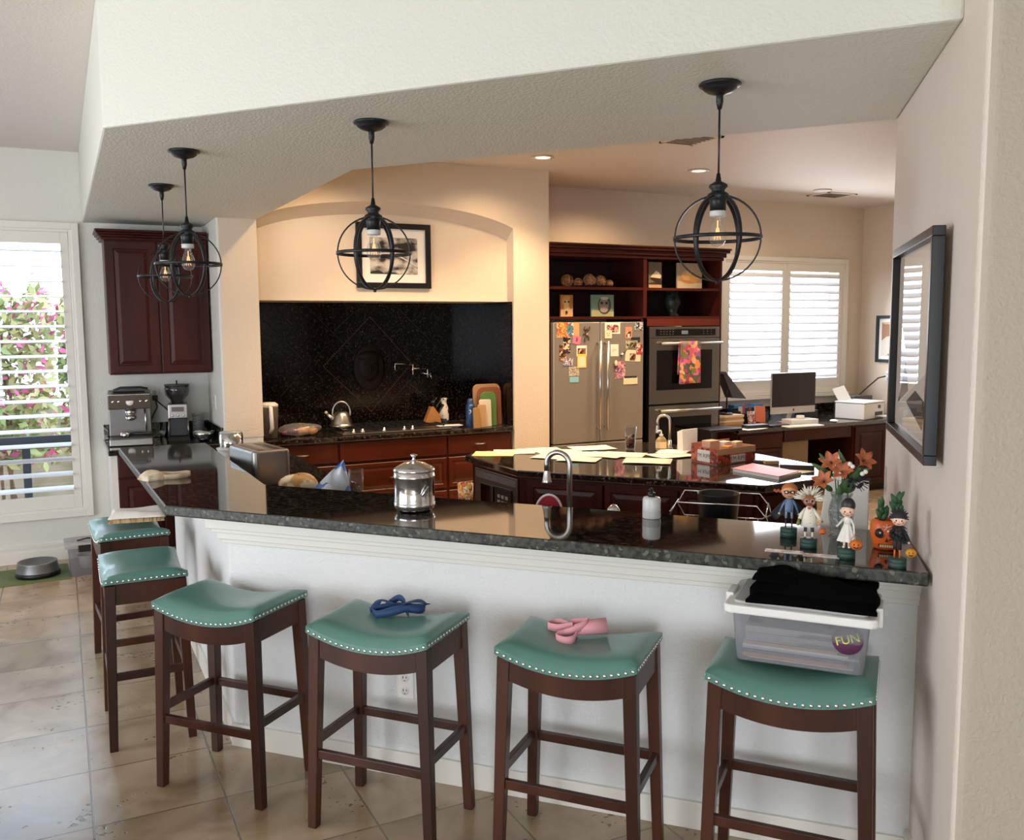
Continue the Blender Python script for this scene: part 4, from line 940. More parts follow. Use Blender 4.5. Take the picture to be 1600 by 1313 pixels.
# ---- towel on the oven handle
tx0 = PY(1062, 560, CY-.085).x; tx1 = PY(1094, 560, CY-.085).x; hz = OVH[2]
M_tow = multi('floral_towel', ['#d8607c','#e08a4a','#4a5448','#b03a5a','#6a6f3a','#8a5a8a','#e0a878'], 22, .8)
mb = MB(); zb_ = PY(1075, 600, CY-.085).z
def tw(u, v, off=0): 
    x = tx0+(tx1-tx0)*u; s_ = 1.0+.12*v; x = (tx0+tx1)/2+(x-(tx0+tx1)/2)*s_*.93; wv_ = .006*math.sin(u*11+v*2)
    return (x, CY-.092-off+wv_, hz+.013-(hz+.013-zb_)*v+(.008*u if v > .9 else 0))
mb.grid(lambda u, v: tw(u, v), 14, 14)
mb.grid(lambda u, v: (tw(u, v)[0], CY-.056+.004*math.sin(u*9), hz+.013-(hz-zb_)*.8*v), 14, 10)
mb.grid(lambda u, v: (tw(u, 0)[0], CY-.092+.006*math.sin(u*11)*(1-v)+.036*v, hz+.013+.006*math.sin(PI*v)), 14, 4)
t = thing('kitchen_towel', 'colourful floral towel hanging over the upper oven handle', 'towel'); mb.build('cloth', M_tow, t, solid=.003)
# ================================================================== NICHE PROPS
def at(px, py, z): return P(px, py, z)
CT = .9105
q = PY(534, 664, 7.36); k_ = q.length/FPX
t = thing('tea_kettle', 'brushed steel whistling kettle with arched handle on the cooktop', 'kettle', (q.x, q.y, CT+.042), fc(q))
MB().lathe([(.0001,0),(18*k_,0),(18.5*k_,2*k_),(16.5*k_,3.5*k_),(16*k_,5*k_),(12.5*k_,17*k_),(9*k_,22*k_),(7*k_,23*k_),(.0001,24*k_)], n=32, close=False).build('kettle_body', M_nickel, t)
MB().ball((0,0,25*k_), 2*k_, 10).build('lid_knob', M_blackp, t)
MB().tube([(-11*k_,0,8*k_),(-17*k_,0,15*k_),(-22*k_,0,20*k_)], [4*k_,3*k_,2.2*k_], 12).build('spout', M_nickel, t)
MB().ball((-23*k_,0,21.5*k_), 2.4*k_, 8).build('whistle_cap', mat('cream_plastic','#cdbf9f',.4), t)
MB().tube([(13.5*k_*math.cos(a), 0, 20*k_+18*k_*math.sin(a)) for a in [PI*(-.08)+PI*1.16*i/16 for i in range(17)]], 1.2*k_, 8).build('handle', M_nickel, t)
# pitcher
q = PY(421, 686, 7.10); k_ = q.length/FPX
t = thing('water_pitcher', 'tall clear and grey pitcher with white handle at the left end of the niche', 'pitcher', (q.x+.02, q.y+.06, CT), fc(q))
MB().lathe([(.0001,0),(10*k_,0),(11*k_,2*k_),(12.5*k_,30*k_),(13*k_,48*k_),(12*k_,48*k_),(11.5*k_,30*k_),(10*k_,3*k_),(.0001,3*k_)], n=24, close=False).build('pitcher_body', thin('smoky_plastic','#9a9088',.1,haze=.35,hc='#a89c8e'), t)
MB().lathe([(.0001,48*k_),(13*k_,48*k_),(13*k_,52*k_),(9*k_,55*k_),(.0001,55*k_)], n=24, close=False).build('lid', M_wht, t)
MB().tube([(0,-12*k_,50*k_),(2*k_,-19*k_,48*k_),(3*k_,-19*k_,18*k_),(1*k_,-11*k_,10*k_)], [3*k_]*4, 8).build('handle', M_wht, t)
q = at(446, 672, CT); t = thing('small_carton', 'small red and white carton beside the pitcher', 'carton', (q.x+.03, q.y+.12, CT), .2)
MB().box(-.055, .055, -.02, .02, 0, .085).build('box', multi('carton_print', ['#d8c8b8','#a03028','#3a3430','#e8e0d0'], 40), t)
# onions/potatoes in plastic bag
q = PY(470, 676, 7.18); t = thing('produce_bag', 'thin plastic bag of onions and potatoes lying left of the kettle', 'bag', (q.x, q.y+.05, CT))
mb = MB(); blob(mb, (0,0,.05), .17, .09, .05, 3, .15, 20); mb.build('plastic_film', thin('cloudy_film', haze=.18, rough=.2), t)
for i, (x, y, r, c) in enumerate(((-.12,0,.035,'#5a2238'),(-.05,-.02,.042,'#5a2a30'),(.02,-.03,.045,'#b07a48'),(.1,-.02,.04,'#a8764a'),(.06,.04,.04,'#c08a54'))):
    o_ = thing('onion' if i < 2 else 'potato', ['leftmost dark red onion in the plastic bag','second red onion in the plastic bag','middle tan potato in the plastic bag','rightmost tan potato in the plastic bag','tan potato at the back of the plastic bag'][i], 'vegetable', (q.x+x, q.y+.05+y, CT+r*.82), 0, 'vegetables in the plastic bag')
    blob(MB(), (0,0,0), r*1.15, r, r*.8, i, .08).build('skin', mat('veg%d' % i, c, .4), o_)
# pot filler
q = PY(666, 578, 7.6); t = thing('pot_filler_faucet', 'chrome folding pot filler tap on the backsplash', 'faucet', (0,0,0))
def pf(px, py, y): v_ = PY(px, py, y); return (v_.x, y, v_.z)
mb = MB(); mb.tube([pf(668,585,7.66), pf(668,585,7.58)], .016, 12); mb.tube([pf(668,577,7.58), pf(668,590,7.58)], .010, 10); mb.build('wall_valve', M_chrome, t)
mb = MB(); mb.tube([pf(665,576,7.56), pf(645,576,7.50)], .006, 10); mb.tube([pf(645,569,7.50), pf(645,586,7.50)], .008, 10); mb.build('lower_arm', M_chrome, t)
mb = MB(); mb.tube([pf(645,570,7.50), pf(617,569,7.45), pf(617,579,7.45)], .006, 10); mb.build('upper_arm', M_chrome, t)
mb = MB(); mb.tube([pf(660,583,7.55), pf(676,587,7.53)], .005, 8); mb.tube([pf(672,582,7.55), pf(674,592,7.53)], .006, 8); mb.build('lever', M_chrome, t)
# knife block
q = PY(681, 664, 7.30); k_ = q.length/FPX; t = thing('knife_block', 'wooden knife block full of black handled knives', 'knife block', (q.x, q.y+.1, CT), fc(q)+.25)
mb = MB(); mb.prismy([(-14*k_,0),(14*k_,0),(12*k_,16*k_),(2*k_,30*k_),(-2*k_,30*k_)], -.045, .045); mb.build('block', mat('maple_wood','#a8713c',.4,c2='#8f5c2e',scale=5), t, bev=.003)
for i in range(3):
    for j in range(3):
        x = (11-5*i)*k_; z = (20+6*i)*k_; y = -.03+.03*j
        MB().tube([(x-2*k_,y,z-2*k_),(x+4*k_,y,z+8*k_),(x+7*k_,y,z+13*k_)], [.009,.010,.012], 8).build('knife_handle', M_gloss, t)
# milk bottle, spoon rest, blue bottle
q = PY(702, 660, 7.33); t = thing('painted_bottle', 'white milk bottle with dark painted pattern behind the knife block', 'bottle', (q.x+.03, q.y+.2, CT)); k_ = (q.length+.2)/FPX
MB().lathe([(.0001,0),(7.5*k_,0),(8*k_,4*k_),(8*k_,18*k_),(7*k_,24*k_),(4.6*k_,31*k_),(4.6*k_,35*k_),(5.4*k_,37*k_),(5.4*k_,39*k_),(4.2*k_,39*k_),(.0001,36*k_)], n=24, close=False).build('glass_body', multi('bottle_paint', ['#d8d4cc','#d8d4cc','#d8d4cc','#44484a'], 30, .2), t)
q = PY(706, 667, 7.12); t = thing('spoon_rest', 'white rectangular dish on the counter right of the cooktop', 'dish', (q.x, q.y+.06, CT), -.05)
mb = MB(); mb.hexa([(-.07,-.035,0),(.07,-.035,0),(.07,.035,0),(-.07,.035,0)],[(-.115,-.06,.02),(.115,-.06,.02),(.115,.06,.02),(-.115,.06,.02)]); mb.build('dish', M_wht, t, bev=.006)
q = PY(739, 668, 7.10); k_ = q.length/FPX; t = thing('water_bottle', 'blue metal water bottle beside the cutting boards', 'bottle', (q.x, q.y+.05, CT), fc(q))
MB().lathe([(.0001,0),(7*k_,0),(7.3*k_,1*k_),(7.3*k_,31*k_),(5.5*k_,36*k_),(.0001,36*k_)], n=24, close=False).build('bottle_body', mat('blue_steel','#22406a',.35,.4), t)
MB().lathe([(5*k_,36*k_),(5*k_,41*k_),(3*k_,44*k_),(.0001,44*k_)], n=20, close=False).build('cap', mat('blue_cap','#1f3a60',.4), t)
MB().tube([(-1.5*k_,-7.5*k_,20*k_),(1*k_,-7.5*k_,24*k_),(-1*k_,-7.5*k_,27*k_)], .6*k_, 6).build('emblem', M_wht, t)
# cutting boards leaning on the right side wall of the niche (stack along y)
bds = [(792, 599, 46, '#9a7850', 'tallest round cornered wooden cutting board at the back right'), (784, 604, 40, '#7a4630', 'reddish wooden cutting board, second tallest'), (776, 612, 27, '#4a6f38', 'bright green cutting board in the stack'),
       (768, 624, 20, '#ccc4a8', 'cream cutting board in front of the green one'), (760, 632, 14, '#b08a60', 'short light wooden board beside the blue bottle'), (750, 637, 11, '#96703f', 'smallest wooden board, leftmost of the stack')]
for i, (px, ptop, wd, c, lb) in enumerate(bds):
    y = 7.20-.04*i; q = PY(px, 664, y+0); zt_ = PY(px, ptop, y).z
    wb = wd*q.length/FPX; h = zt_-CT
    x1 = min(q.x, 3.47-.0*i); t = thing('cutting_board', lb, 'cutting board', (x1-wb/2, y, CT+.0), 0, 'cutting boards leaning in the niche corner')
    r = .05 if i < 3 else .015; pts_ = []
    for (cx_, cz_, a0) in ((wb/2-r, h-r, 0), (-wb/2+r, h-r, PI/2)):
        for k in range(6): a = a0+PI/2*k/5; pts_.append((cx_+r*math.cos(a), cz_+r*math.sin(a)))
    pts_ += [(-wb/2, 0), (wb/2, 0)]
    if i == 0: pts_ = [(wb/2-.01,0),(wb/2, h*.4)]+pts_[:12]+[(-wb/2,h*.4),(-wb/2+.01,0)]
    o = MB().prismy(pts_, -.008, .008).build('board', mat('board%d' % i, c, .5, c2=None), t, bev=.003); o.rotation_euler = (-.06, 0, 0)
# ================================================================== NOOK PROPS
q = at(208, 693, CT); k_ = q.length/FPX
t = thing('espresso_machine', 'stainless espresso machine with black portafilter on the nook counter', 'coffee machine', (.45, 7.38, CT), fc((.45,7.3)))
s_ = .30
MB().box(-.15,.15,-.17,.13,.0,.055).build('drip_base', M_steel, t, bev=.008)
mb = MB()
for i in range(9): mb.box(-.13,.13,-.16+i*.022,-.150+i*.022,.0555,.060)
mb.build('drip_grate', mat('dark_steel','#4b4a49',.35,.8), t)
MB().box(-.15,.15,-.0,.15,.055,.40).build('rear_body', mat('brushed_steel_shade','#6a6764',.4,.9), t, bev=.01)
MB().hexa([(-.15,-.12,.27),(.15,-.12,.27),(.15,.0,.27),(-.15,.0,.27)],[(-.15,-.155,.385),(.15,-.155,.385),(.15,.0,.40),(-.15,.0,.40)]).build('control_head', M_steel, t, bev=.008)
mb = MB(); mb.lathe([(.0001,.0),(.026,.0),(.026,-.004),(.0001,-.004)], n=20, close=False); g_ = mb.build('pressure_gauge', M_wht, t); g_.location = (0,-.142,.325); g_.rotation_euler = (PI/2-.3,0,0)
for x in (-.115,-.075,.075,.115): o=MB().lathe([(.0001,0),(.010,0),(.010,.004),(.0001,.004)], n=14, close=False).build('button', M_chrome, t); o.location=(x,-.142,.33); o.rotation_euler=(PI/2-.3,0,0)
MB().lathe([(.0001,.27),(.035,.27),(.035,.235),(.030,.225),(.0001,.225)], (0,-.065,0), 20, close=False).build('group_head', M_chrome, t)
mb = MB(); mb.lathe([(.0001,.215),(.036,.215),(.034,.19),(.02,.18),(.0001,.18)], (0,-.065,0), 20, close=False); mb.build('filter_basket', M_chrome, t)
pfh = MB(); pfh.lathe([(.0001,.035),(.034,.035),(.036,.01),(.03,0),(.0001,0)], (-.04,-.1,.062), 20, close=False); pfh.build('portafilter', M_chrome, t)
MB().tube([(-.0,-.105,.085),(.06,-.12,.085),(.15,-.13,.078)], [.010,.012,.014], 10).build('portafilter_handle', M_blackp, t)
MB().tube([(.10,-.06,.27),(.105,-.08,.2),(.11,-.09,.10)], .006, 8).build('steam_wand', M_chrome, t)
mb = MB(); mb.box(-.11,.11,-.06,.10,.400,.412); mb.tube([(-.10,-.05,.412),(-.06,-.05,.428),(.08,-.05,.428),(.13,-.04,.415)], .008, 8); mb.build('cup_tray', M_blackp, t)
t = thing('coffee_grinder', 'burr coffee grinder with a dark bean hopper next to the espresso machine', 'coffee grinder', (.80, 7.47, CT), fc((.8,7.4)))
MB().hexa([(-.085,-.11,0),(.085,-.11,0),(.085,.10,0),(-.085,.10,0)],[(-.07,-.09,.03),(.07,-.09,.03),(.07,.10,.03),(-.07,.10,.03)]).build('grinder_foot', M_blackp, t, bev=.004)
MB().hexa([(-.07,-.02,.03),(.07,-.02,.03),(.07,.10,.03),(-.07,.10,.03)],[(-.065,-.02,.17),(.065,-.02,.17),(.065,.10,.17),(-.065,.10,.17)]).build('grinder_back', M_blackp, t, bev=.004)
for sx in (-1,1): MB().tube([(sx*.075,-.09,.02),(sx*.068,-.075,.17)], .006, 8).build('side_rail', M_steel, t)
MB().box(-.072,.072,-.09,.10,.17,.285).build('control_body', M_steel, t, bev=.008)
MB().box(-.045,.045,-.094,-.09,.225,.262).build('display', mat('lcd_brown','#5b4b42',.3), t)
MB().lathe([(.0001,.285),(.045,.285),(.05,.297),(.052,.31),(.085,.35),(.092,.385),(.092,.425),(.0001,.425)], n=28, close=False).build('bean_hopper', mat('smoked_hopper','#2c2a2c',.12,coat=.4), t)
MB().lathe([(.0001,.425),(.094,.425),(.094,.432),(.0001,.434)], n=28, close=False).build('hopper_lid', mat('hopper_lid','#3f3d3e',.3), t)
MB().cyl((0,0,.43),(0,0,.462),.006).build('lid_knob', M_blackp, t)
for x in (-.04,0,.04): o=MB().lathe([(.0001,0),(.008,0),(.008,.004),(.0001,.004)], n=12, close=False).build('button', M_chrome, t); o.location=(x,-.09,.195); o.rotation_euler=(PI/2,0,0)
t = thing('measuring_beaker', 'tall clear measuring beaker with dark markings in the nook', 'beaker', (.955, 7.52, CT+0))
MB().lathe([(.0001,0),(.042,0),(.045,.19),(.048,.195),(.046,.195),(.042,.006),(.0001,.004)], n=24, close=False).build('glass', thin('beaker_glass','#e8ecec',.05,haze=.25), t)
mb = MB()
for k in range(7): mb.box(-.046,-.018,-.044,-.0425,.03+k*.024,.035+k*.024)
mb.build('scale_marks', F('ink_dark','#2c2624'), t)
t = thing('steel_bowl', 'small polished steel bowl in front of the beaker', 'bowl', (.96, 7.27, CT))
MB().lathe([(.0001,0),(.035,0),(.06,.02),(.078,.05),(.082,.075),(.079,.075),(.07,.045),(.05,.02),(.0001,.008)], n=32, close=False).build('bowl', M_chrome, t)
q = PY(241, 618, YB); plate('wall_outlet', 'white outlet with a black plug between the espresso machine and grinder', 'outlet', (q.x, YB, q.z), 0, 'outlet')
t = thing('power_cord', 'black power plug and cord looping down behind the espresso machine', 'cord', (0,0,0))
a = PY(242,622,YB-.03); mb = MB(); mb.box(a.x-.02,a.x+.02,YB-.035,YB-.012,a.z-.02,a.z+.02); mb.build('plug', M_blackp, t)
mb = MB(); mb.tube([(a.x,YB-.03,a.z),(a.x+.01,YB-.07,a.z-.07),(a.x-.03,YB-.1,a.z-.14),(a.x-.06,YB-.12,a.z-.22)], .006, 6); mb.tube([(a.x,YB-.03,a.z-.01),(a.x+.05,YB-.06,a.z-.06),(a.x+.12,YB-.05,a.z-.13),(a.x+.13,YB-.05,a.z-.2)], .005, 6); mb.build('cord', M_blackp, t)
plate('wall_outlet', 'white outlet on the shaded side of the pier near the nook', 'outlet', (1.07, 7.36, 1.20), -PI/2, 'outlet')
# ================================================================== SINK COUNTER PROPS
t = thing('toaster', 'brushed steel two slot toaster on the lower counter behind the bar', 'toaster', (.965, 5.12, CT), R_(10))
def rbox(mb, w, d, z0, z1, r=.03, n=5):
    pts_ = []
    for (cx_, cy_, a0) in ((w/2-r, d/2-r, 0), (-w/2+r, d/2-r, PI/2), (-w/2+r, -d/2+r, PI), (w/2-r, -d/2+r, 1.5*PI)):
        for k in range(n): a = a0+PI/2*k/(n-1); pts_.append((cx_+r*math.cos(a), cy_+r*math.sin(a)))
    return mb.prism(pts_, z0, z1)
MB_ = MB(); rbox(MB_, .21, .40, .012, .205, .03); MB_.build('toaster_shell', M_steel, t, bev=.012, seg=3)
mb = MB(); rbox(mb, .19, .38, 0, .012, .03); mb.build('toaster_base', M_blackp, t)
for x in (-.045, .045): MB().box(x-.02, x+.02, -.15, .15, .2055, .207).build('bread_slot', M_blackp, t); 
mb = MB()
for x in (-.045, .045):
    for k in range(9): mb.box(x-.018, x+.018, -.14+k*.034, -.134+k*.034, .207, .2085)
mb.build('slot_wires', M_chrome, t)
t = thing('steel_canister', 'round steel canister with a clear lid on a white base beside the toaster', 'canister', (.99, 6.2, CT))
k_ = 6.25/FPX
MB().lathe([(.0001,0),(22*k_,0),(21*k_,3*k_),(19*k_,9*k_),(21*k_,14*k_),(22*k_,16*k_),(.0001,16*k_)], n=32, close=False).build('white_base', M_wht, t)
MB().lathe([(16*k_,14*k_),(17.5*k_,17*k_),(17.5*k_,38*k_),(16.5*k_,38*k_)], n=32, close=True).build('steel_drum', M_chrome, t)
MB().lathe([(.0001,38*k_),(16.6*k_,38*k_),(16.6*k_,40.5*k_),(.0001,42*k_)], n=32, close=False).build('clear_lid', mat('frosted_lid','#cfd2d2',.15,trans=.5), t)
q = at(495, 772, CT)
t = thing('bread_loaf', 'crusty rolls in a clear wrapper behind the bar edge', 'bread', (1.075, 4.66, CT))
mb = MB(); blob(mb, (0,0,.055), .11, .07, .055, 5, .12, 20); mb.build('rolls', mat('bread_crust','#b98a54',.7,c2='#e8dcc0',scale=14,lo=.45,hi=.55), t)
t = thing('snack_bag', 'crumpled blue and clear plastic bag standing with its corner up', 'bag', (1.20, 4.52, CT), fc((1.2,4.5)))
mb = MB(); pts_ = [(-.10,0),(.11,0),(.12,.05),(.085,.10),(.08,.19),(.03,.155),(-.03,.11)]; 
mb.grid(lambda u, v: ((-.1+.21*u)*(1-.0*v)+(.075-(-.1+.21*u))*v**1.3, -.035*math.sin(PI*u)*(1-v)+.008*math.sin(9*u+7*v), .005+.185*v), 14, 12)
mb.grid(lambda u, v: ((-.1+.21*u)+(.075-(-.1+.21*u))*v**1.3, .035*math.sin(PI*u)*(1-v)+.006*math.sin(7*u+8*v), .005+.185*v), 14, 12)
mb.build('plastic_film', multi('blue_white_film', ['#3f74b8','#5a8ccc','#dfe4ea','#c8d0d8'], 16, .2), t)
def glass(name, label, cat, p, r0, r1, h, m, group=None, fill=None, n=32):
    t = thing(name, label, cat, p, 0, group)
    MB().lathe([(.0001,0),(r0,0),(r1,h),(r1-.002,h),(r0-.002,.006),(.0001,.006)], n=n, close=False).build('glass_wall', m, t)
    if fill: MB().lathe([(.0001,.007),(r0-.003,.007),(r0+(r1-r0)*fill[0]-.003,h*fill[0]),(.0001,h*fill[0])], n=n, close=False).build('drink', fill[1], t)
    return t
d1_ = PV(552, 772, (1.317,4.40)); glass('drinking_glass', 'empty clear drinking glass behind the bar', 'glass', (1.30, 4.38, CT), .034, .039, .158, thin('glass_clear2','#f6f8f8'))
t = glass('tumbler', 'orange and yellow dotted tumbler behind the bar', 'tumbler', (1.69, 3.90, CT), .031, .038, .125, multi('dot_print', ['#e8722a','#e8c23a','#f0e8dc','#b83a2c','#f0a050'], 55, .3))
# faucets
def faucet(label, x, y, z, rz, h, reach, s_=1):
    t = thing('sink_faucet', label, 'faucet', (x, y, z), rz)
    MB().lathe([(.0001,0),(.030*s_,0),(.030*s_,.006),(.020*s_,.012),(.018*s_,.06),(.0001,.06)], n=24, close=False).build('base', M_nickel, t)
    R = reach/2; pts_ = [(0,0,.02),(0,0,h-R)]+[(-R+R*math.cos(a), 0, h-R+R*math.sin(a)) for a in [PI*i/14 for i in range(1,15)]]+[(-reach,0,h-R-.03)]
    MB().tube(pts_, .0125*s_, 14).build('gooseneck', M_nickel, t)
    MB().lathe([(.013*s_,.0),(.019*s_,-.04),(.024*s_,-.05),(.021*s_,-.055),(.0001,-.055)], (-reach,0,h-R-.03), 18, close=False).build('spray_head', M_nickel, t)
    return t
f = faucet('brushed nickel gooseneck faucet rising behind the bar counter', 1.93, 3.33, CT, fc((1.9,3.3))-R_(20), .325, .105, .95)
t = thing('sink_strainer', 'small shiny sink stopper behind the bar edge', 'strainer', (2.05, 3.17, CT)); MB().lathe([(.0001,0),(.03,0),(.034,.06),(.026,.10),(.012,.115),(.0001,.12)], n=20, close=False).build('cap', M_chrome, t)
t = thing('oven_mitt', 'red and white rounded mitt standing behind the bar', 'oven mitt', (1.90, 3.46, CT), fc((1.9,3.4)))
pts_ = [(.055*math.cos(PI*i/14), .05+.075*math.sin(PI*i/14)) for i in range(15)]+[(-.055,0),(.055,0)]
MB().prismy(pts_, -.012, .012).build('mitt_body', mat('crimson_cloth','#a81f36',.8), t, bev=.006)
MB().tube([(.057*math.cos(PI*i/14), -.012, .05+.077*math.sin(PI*i/14)) for i in range(15)], .005, 6).build('piping', mat('white_cloth','#e8e2dc',.8), t)
# wire rack with a dark bin
t = thing('dish_rack', 'chrome wire dish rack standing behind the bar near the island', 'dish rack', (2.46, 2.98, CT), fc((2.46,2.98))-.08)
mb = MB(); W_ = .195
def octo(y, z0, z1): return [(-W_,y,z0+.05),(-W_+.03,y,z1),(W_-.04,y,z1),(W_,y,z1-.05),(W_+.01,y,z0+.02),(W_-.03,y,z0),(-W_+.03,y,z0)]
mb.tube(octo(-.14,.03,.14), .003, 6, closed=True); mb.tube(octo(.14,.03,.14), .003, 6, closed=True)
for x in (-.15,-.1,-.05,.05,.1,.15): mb.tube([(x,-.14,.03),(x,.14,.03)], .002, 5)
for s2 in (-1,1): mb.tube([(s2*W_*.98,-.14,.1),(s2*W_*.98,.14,.1)], .003, 5)
for s2 in (-1,1):
    for y in (-.12,.12): mb.tube([(s2*.15,y,0),(s2*.15,y,.03)], .003, 5)
mb.build('wire_frame', M_chrome, t)
t = thing('utensil_bin', 'black round caddy standing inside the wire dish rack', 'caddy', (2.455, 2.985, CT+.034))
MB().lathe([(.0001,0),(.078,0),(.088,.125),(.090,.128),(.084,.125),(.075,.006),(.0001,.006)], n=28, close=False).build('caddy', M_blackp, t)
# ================================================================== BAR TOP PROPS
BT = BZ+.0005
q = at(258, 748, BT); t = thing('cloth_mask', 'crumpled beige cloth with a loop on the left end of the bar', 'cloth', (q.x, q.y, BT), fc(q))
M_beige = mat('beige_patterned_cloth','#cdbfa8',.85,c2='#a98f6e',scale=18,lo=.45,hi=.7)
mb = MB(); fold(mb, .105, .10, .035, 4, .006); mb.T = None; o = mb.build('pouch', M_beige, t); o.location = (-.055, 0, 0); o.rotation_euler = (0,0,.5)
mb = MB(); ribbon(mb, [(-.02,-.02,.01),(.03,-.035,.012),(.08,-.03,.014),(.115,0,.016),(.10,.035,.016),(.05,.03,.015),(0,.02,.02),(-.03,.0,.025)], .024, .002); mb.build('loop', M_beige, t)
q = at(648, 797, BT); k_ = q.length/FPX
t = thing('ice_bucket', 'polished steel double wall ice bucket with domed lid on the bar', 'ice bucket', (q.x, q.y, BT), fc(q))
MB().lathe([(.0001,0),(24*k_,0),(28*k_,3*k_),(31*k_,8*k_),(31.5*k_,12*k_),(30.5*k_,13*k_),(31*k_,16*k_),(30.5*k_,17*k_),(30.5*k_,50*k_),(31.5*k_,51*k_),(31.5*k_,54*k_),(30.5*k_,55*k_),(31*k_,60*k_),(.0001,60*k_)], n=40, close=False).build('bucket', M_chrome, t)
MB().lathe([(31*k_,60*k_),(31.5*k_,61*k_),(31.5*k_,63*k_),(27*k_,67*k_),(15*k_,73*k_),(4*k_,75*k_),(.0001,75*k_)], n=40, close=False).build('lid', M_chrome, t)
MB().lathe([(.0001,75*k_),(4*k_,75*k_),(2*k_,79*k_),(2.5*k_,81*k_),(5.5*k_,83*k_),(5*k_,85*k_),(.0001,85.5*k_)], n=20, close=False).build('lid_knob', M_chrome, t)
MB().tube([(20*k_,-25.5*k_,40*k_),(16*k_,-30*k_,34*k_),(11*k_,-32*k_,26*k_)], 1.6*k_, 8).build('scoop_clip', M_chrome, t)
q = at(1018, 809, BT); k_ = q.length/FPX
t = thing('soap_dispenser', 'frosted white soap bottle with black pump on the bar edge', 'soap dispenser', (q.x, q.y, BT), fc(q))
MB().lathe([(.0001,0),(13*k_,0),(13.5*k_,1*k_),(13.5*k_,28*k_),(12*k_,31*k_),(5*k_,32*k_),(.0001,32*k_)], n=28, close=False).build('bottle', mat('frosted_bottle','#dcdcda',.3,trans=.2), t)
MB().lathe([(13.6*k_,.5*k_),(13.7*k_,12*k_)], n=28, close=False).build('liquid_line', mat('soap_liquid','#b9bab6',.3), t)
MB().lathe([(.0001,32*k_),(5.5*k_,32*k_),(5.5*k_,38*k_),(2*k_,39*k_),(2*k_,43*k_),(.0001,43*k_)], n=18, close=False).build('pump_collar', M_blackp, t)
MB().tube([(0,0,43.5*k_),(-3*k_,-5*k_,43*k_)], 2.2*k_, 8).build('pump_spout', M_blackp, t)
# gift bag / white card stock behind the flowers
q = PV(1326, 822, (2.545, 2.40)); t = thing('white_paper_bag', 'tall white paper bag standing behind the flower vase', 'bag', (2.56, 2.41, CT), fc((2.56,2.41)))
def zP(px, py, b_): return PV(px, py, b_).z-CT
b_ = (2.56, 2.41); k_ = Vector((2.56,2.41,.8)).length/FPX
w0 = 36*k_; zt_ = zP(1340, 752, b_)
mb = MB(); mb.hexa([(-w0,-.03,0),(w0*1.0,-.03,0),(w0*1.0,.04,0),(-w0,.04,0)],[(-w0*.62,-.02,zt_),(w0*.98,-.02,zt_),(w0*.98,.03,zt_),(-w0*.62,.03,zt_)]); mb.build('bag_body', mat('white_card','#dfdbd2',.6), t, bev=.004)
zz = zP(1310, 703, b_); mb = MB(); mb.prismy([(-w0*.55,zt_-.03),(-w0*.18,zz),(w0*.25,zt_-.03)], .005, .012); mb.build('folded_card', M_paper, t)
# vase with flowers
vb = at(1313, 836, BT); vb = Vector((vb.x, vb.y, BT)); k_ = (vb-Vector((0,0,H))).length/FPX
t = thing('flower_vase', 'clear cut glass vase holding orange lilies on the right end of the bar', 'vase', tuple(vb), fc(vb))
MB().lathe([(.0001,0),(15*k_,0),(17*k_,2*k_),(14*k_,5*k_),(16*k_,18*k_),(18*k_,34*k_),(16*k_,46*k_),(13*k_,54*k_),(16*k_,62*k_),(15*k_,62*k_),(12*k_,54*k_),(15*k_,44*k_),(16.5*k_,34*k_),(14.5*k_,18*k_),(12*k_,7*k_),(.0001,6*k_)], n=24, close=False).build('glass_body', thin('cut_glass','#e6eaea',.03,1.6,haze=.12,bump=1), t)
def L_(px, py, dy=0): p_ = PV(px, py, vb); d_ = (p_-vb); return Vector(((p_.xy-vb.xy).dot(Vector((math.cos(fc(vb)), math.sin(fc(vb))))), dy, p_.z-BT))
M_stem = mat('stem_green','#4c6b36',.5); M_lily = mat('lily_orange','#bd683c',.55,c2='#93482c',scale=60); M_lf = mat('leaf_green','#3c5a2e',.5); M_dkf = mat('dark_purple_foliage','#1c1424',.6)
heads = [(1300,718,-.02,'first'),(1289,745,-.05,''),(1316,731,-.04,''),(1347,716,.0,'')]
fl = thing('lily_bouquet', 'bouquet of four orange lilies with dark and white filler in the glass vase', 'flowers', tuple(vb), fc(vb))
def petals(name, c, dirv, n, ln, wd, m, parent, cup=.6):
    dirv = Vector(dirv).normalized(); u = dirv.orthogonal().normalized(); v = dirv.cross(u); mb = MB()
    for k in range(n):
        a = 2*PI*k/n; r = u*math.cos(a)+v*math.sin(a); s2 = dirv.cross(r)
        def f(uu, vv, r=r, s2=s2):
            tt = vv; wdt = wd*math.sin(PI*min(1, tt*.93+.05))**.8
            return Vector(c)+r*(ln*(cup*tt+.35*tt*tt))+dirv*(ln*(tt*.85-.35*tt*tt))+s2*((uu-.5)*wdt)-dirv*(abs(uu-.5)*-.006)
        mb.grid(f, 4, 7)
    return mb.build(name, m, parent, solid=.0008)
for i, (px, py, dy, _) in enumerate(heads):
    c = L_(px, py+6, dy); dirv = (c.x*4+(.3 if i == 3 else -.1), -.7, .6)
    o = petals('lily_flower', c, dirv, 6, 20*k_, 11*k_, M_lily, fl, cup=.5)
    mb = MB()
    dd_ = Vector(dirv).normalized()
    for k in range(5): a = 2*PI*k/5; rr_ = dd_.orthogonal().normalized()*math.cos(a)+dd_.cross(dd_.orthogonal().normalized())*math.sin(a); mb.tube([c, c+dd_*.018+rr_*.004], .0008, 5)
    mb.build('stamens', mat('stamen_brown','#4a2a18',.6), o)
    MB().tube([c, (c.x*.4, dy*.3, .20), (c.x*.1, 0, .02)], .0022, 6).build('stem', M_stem, fl)
mb = MB(); rnd = random.Random(3)
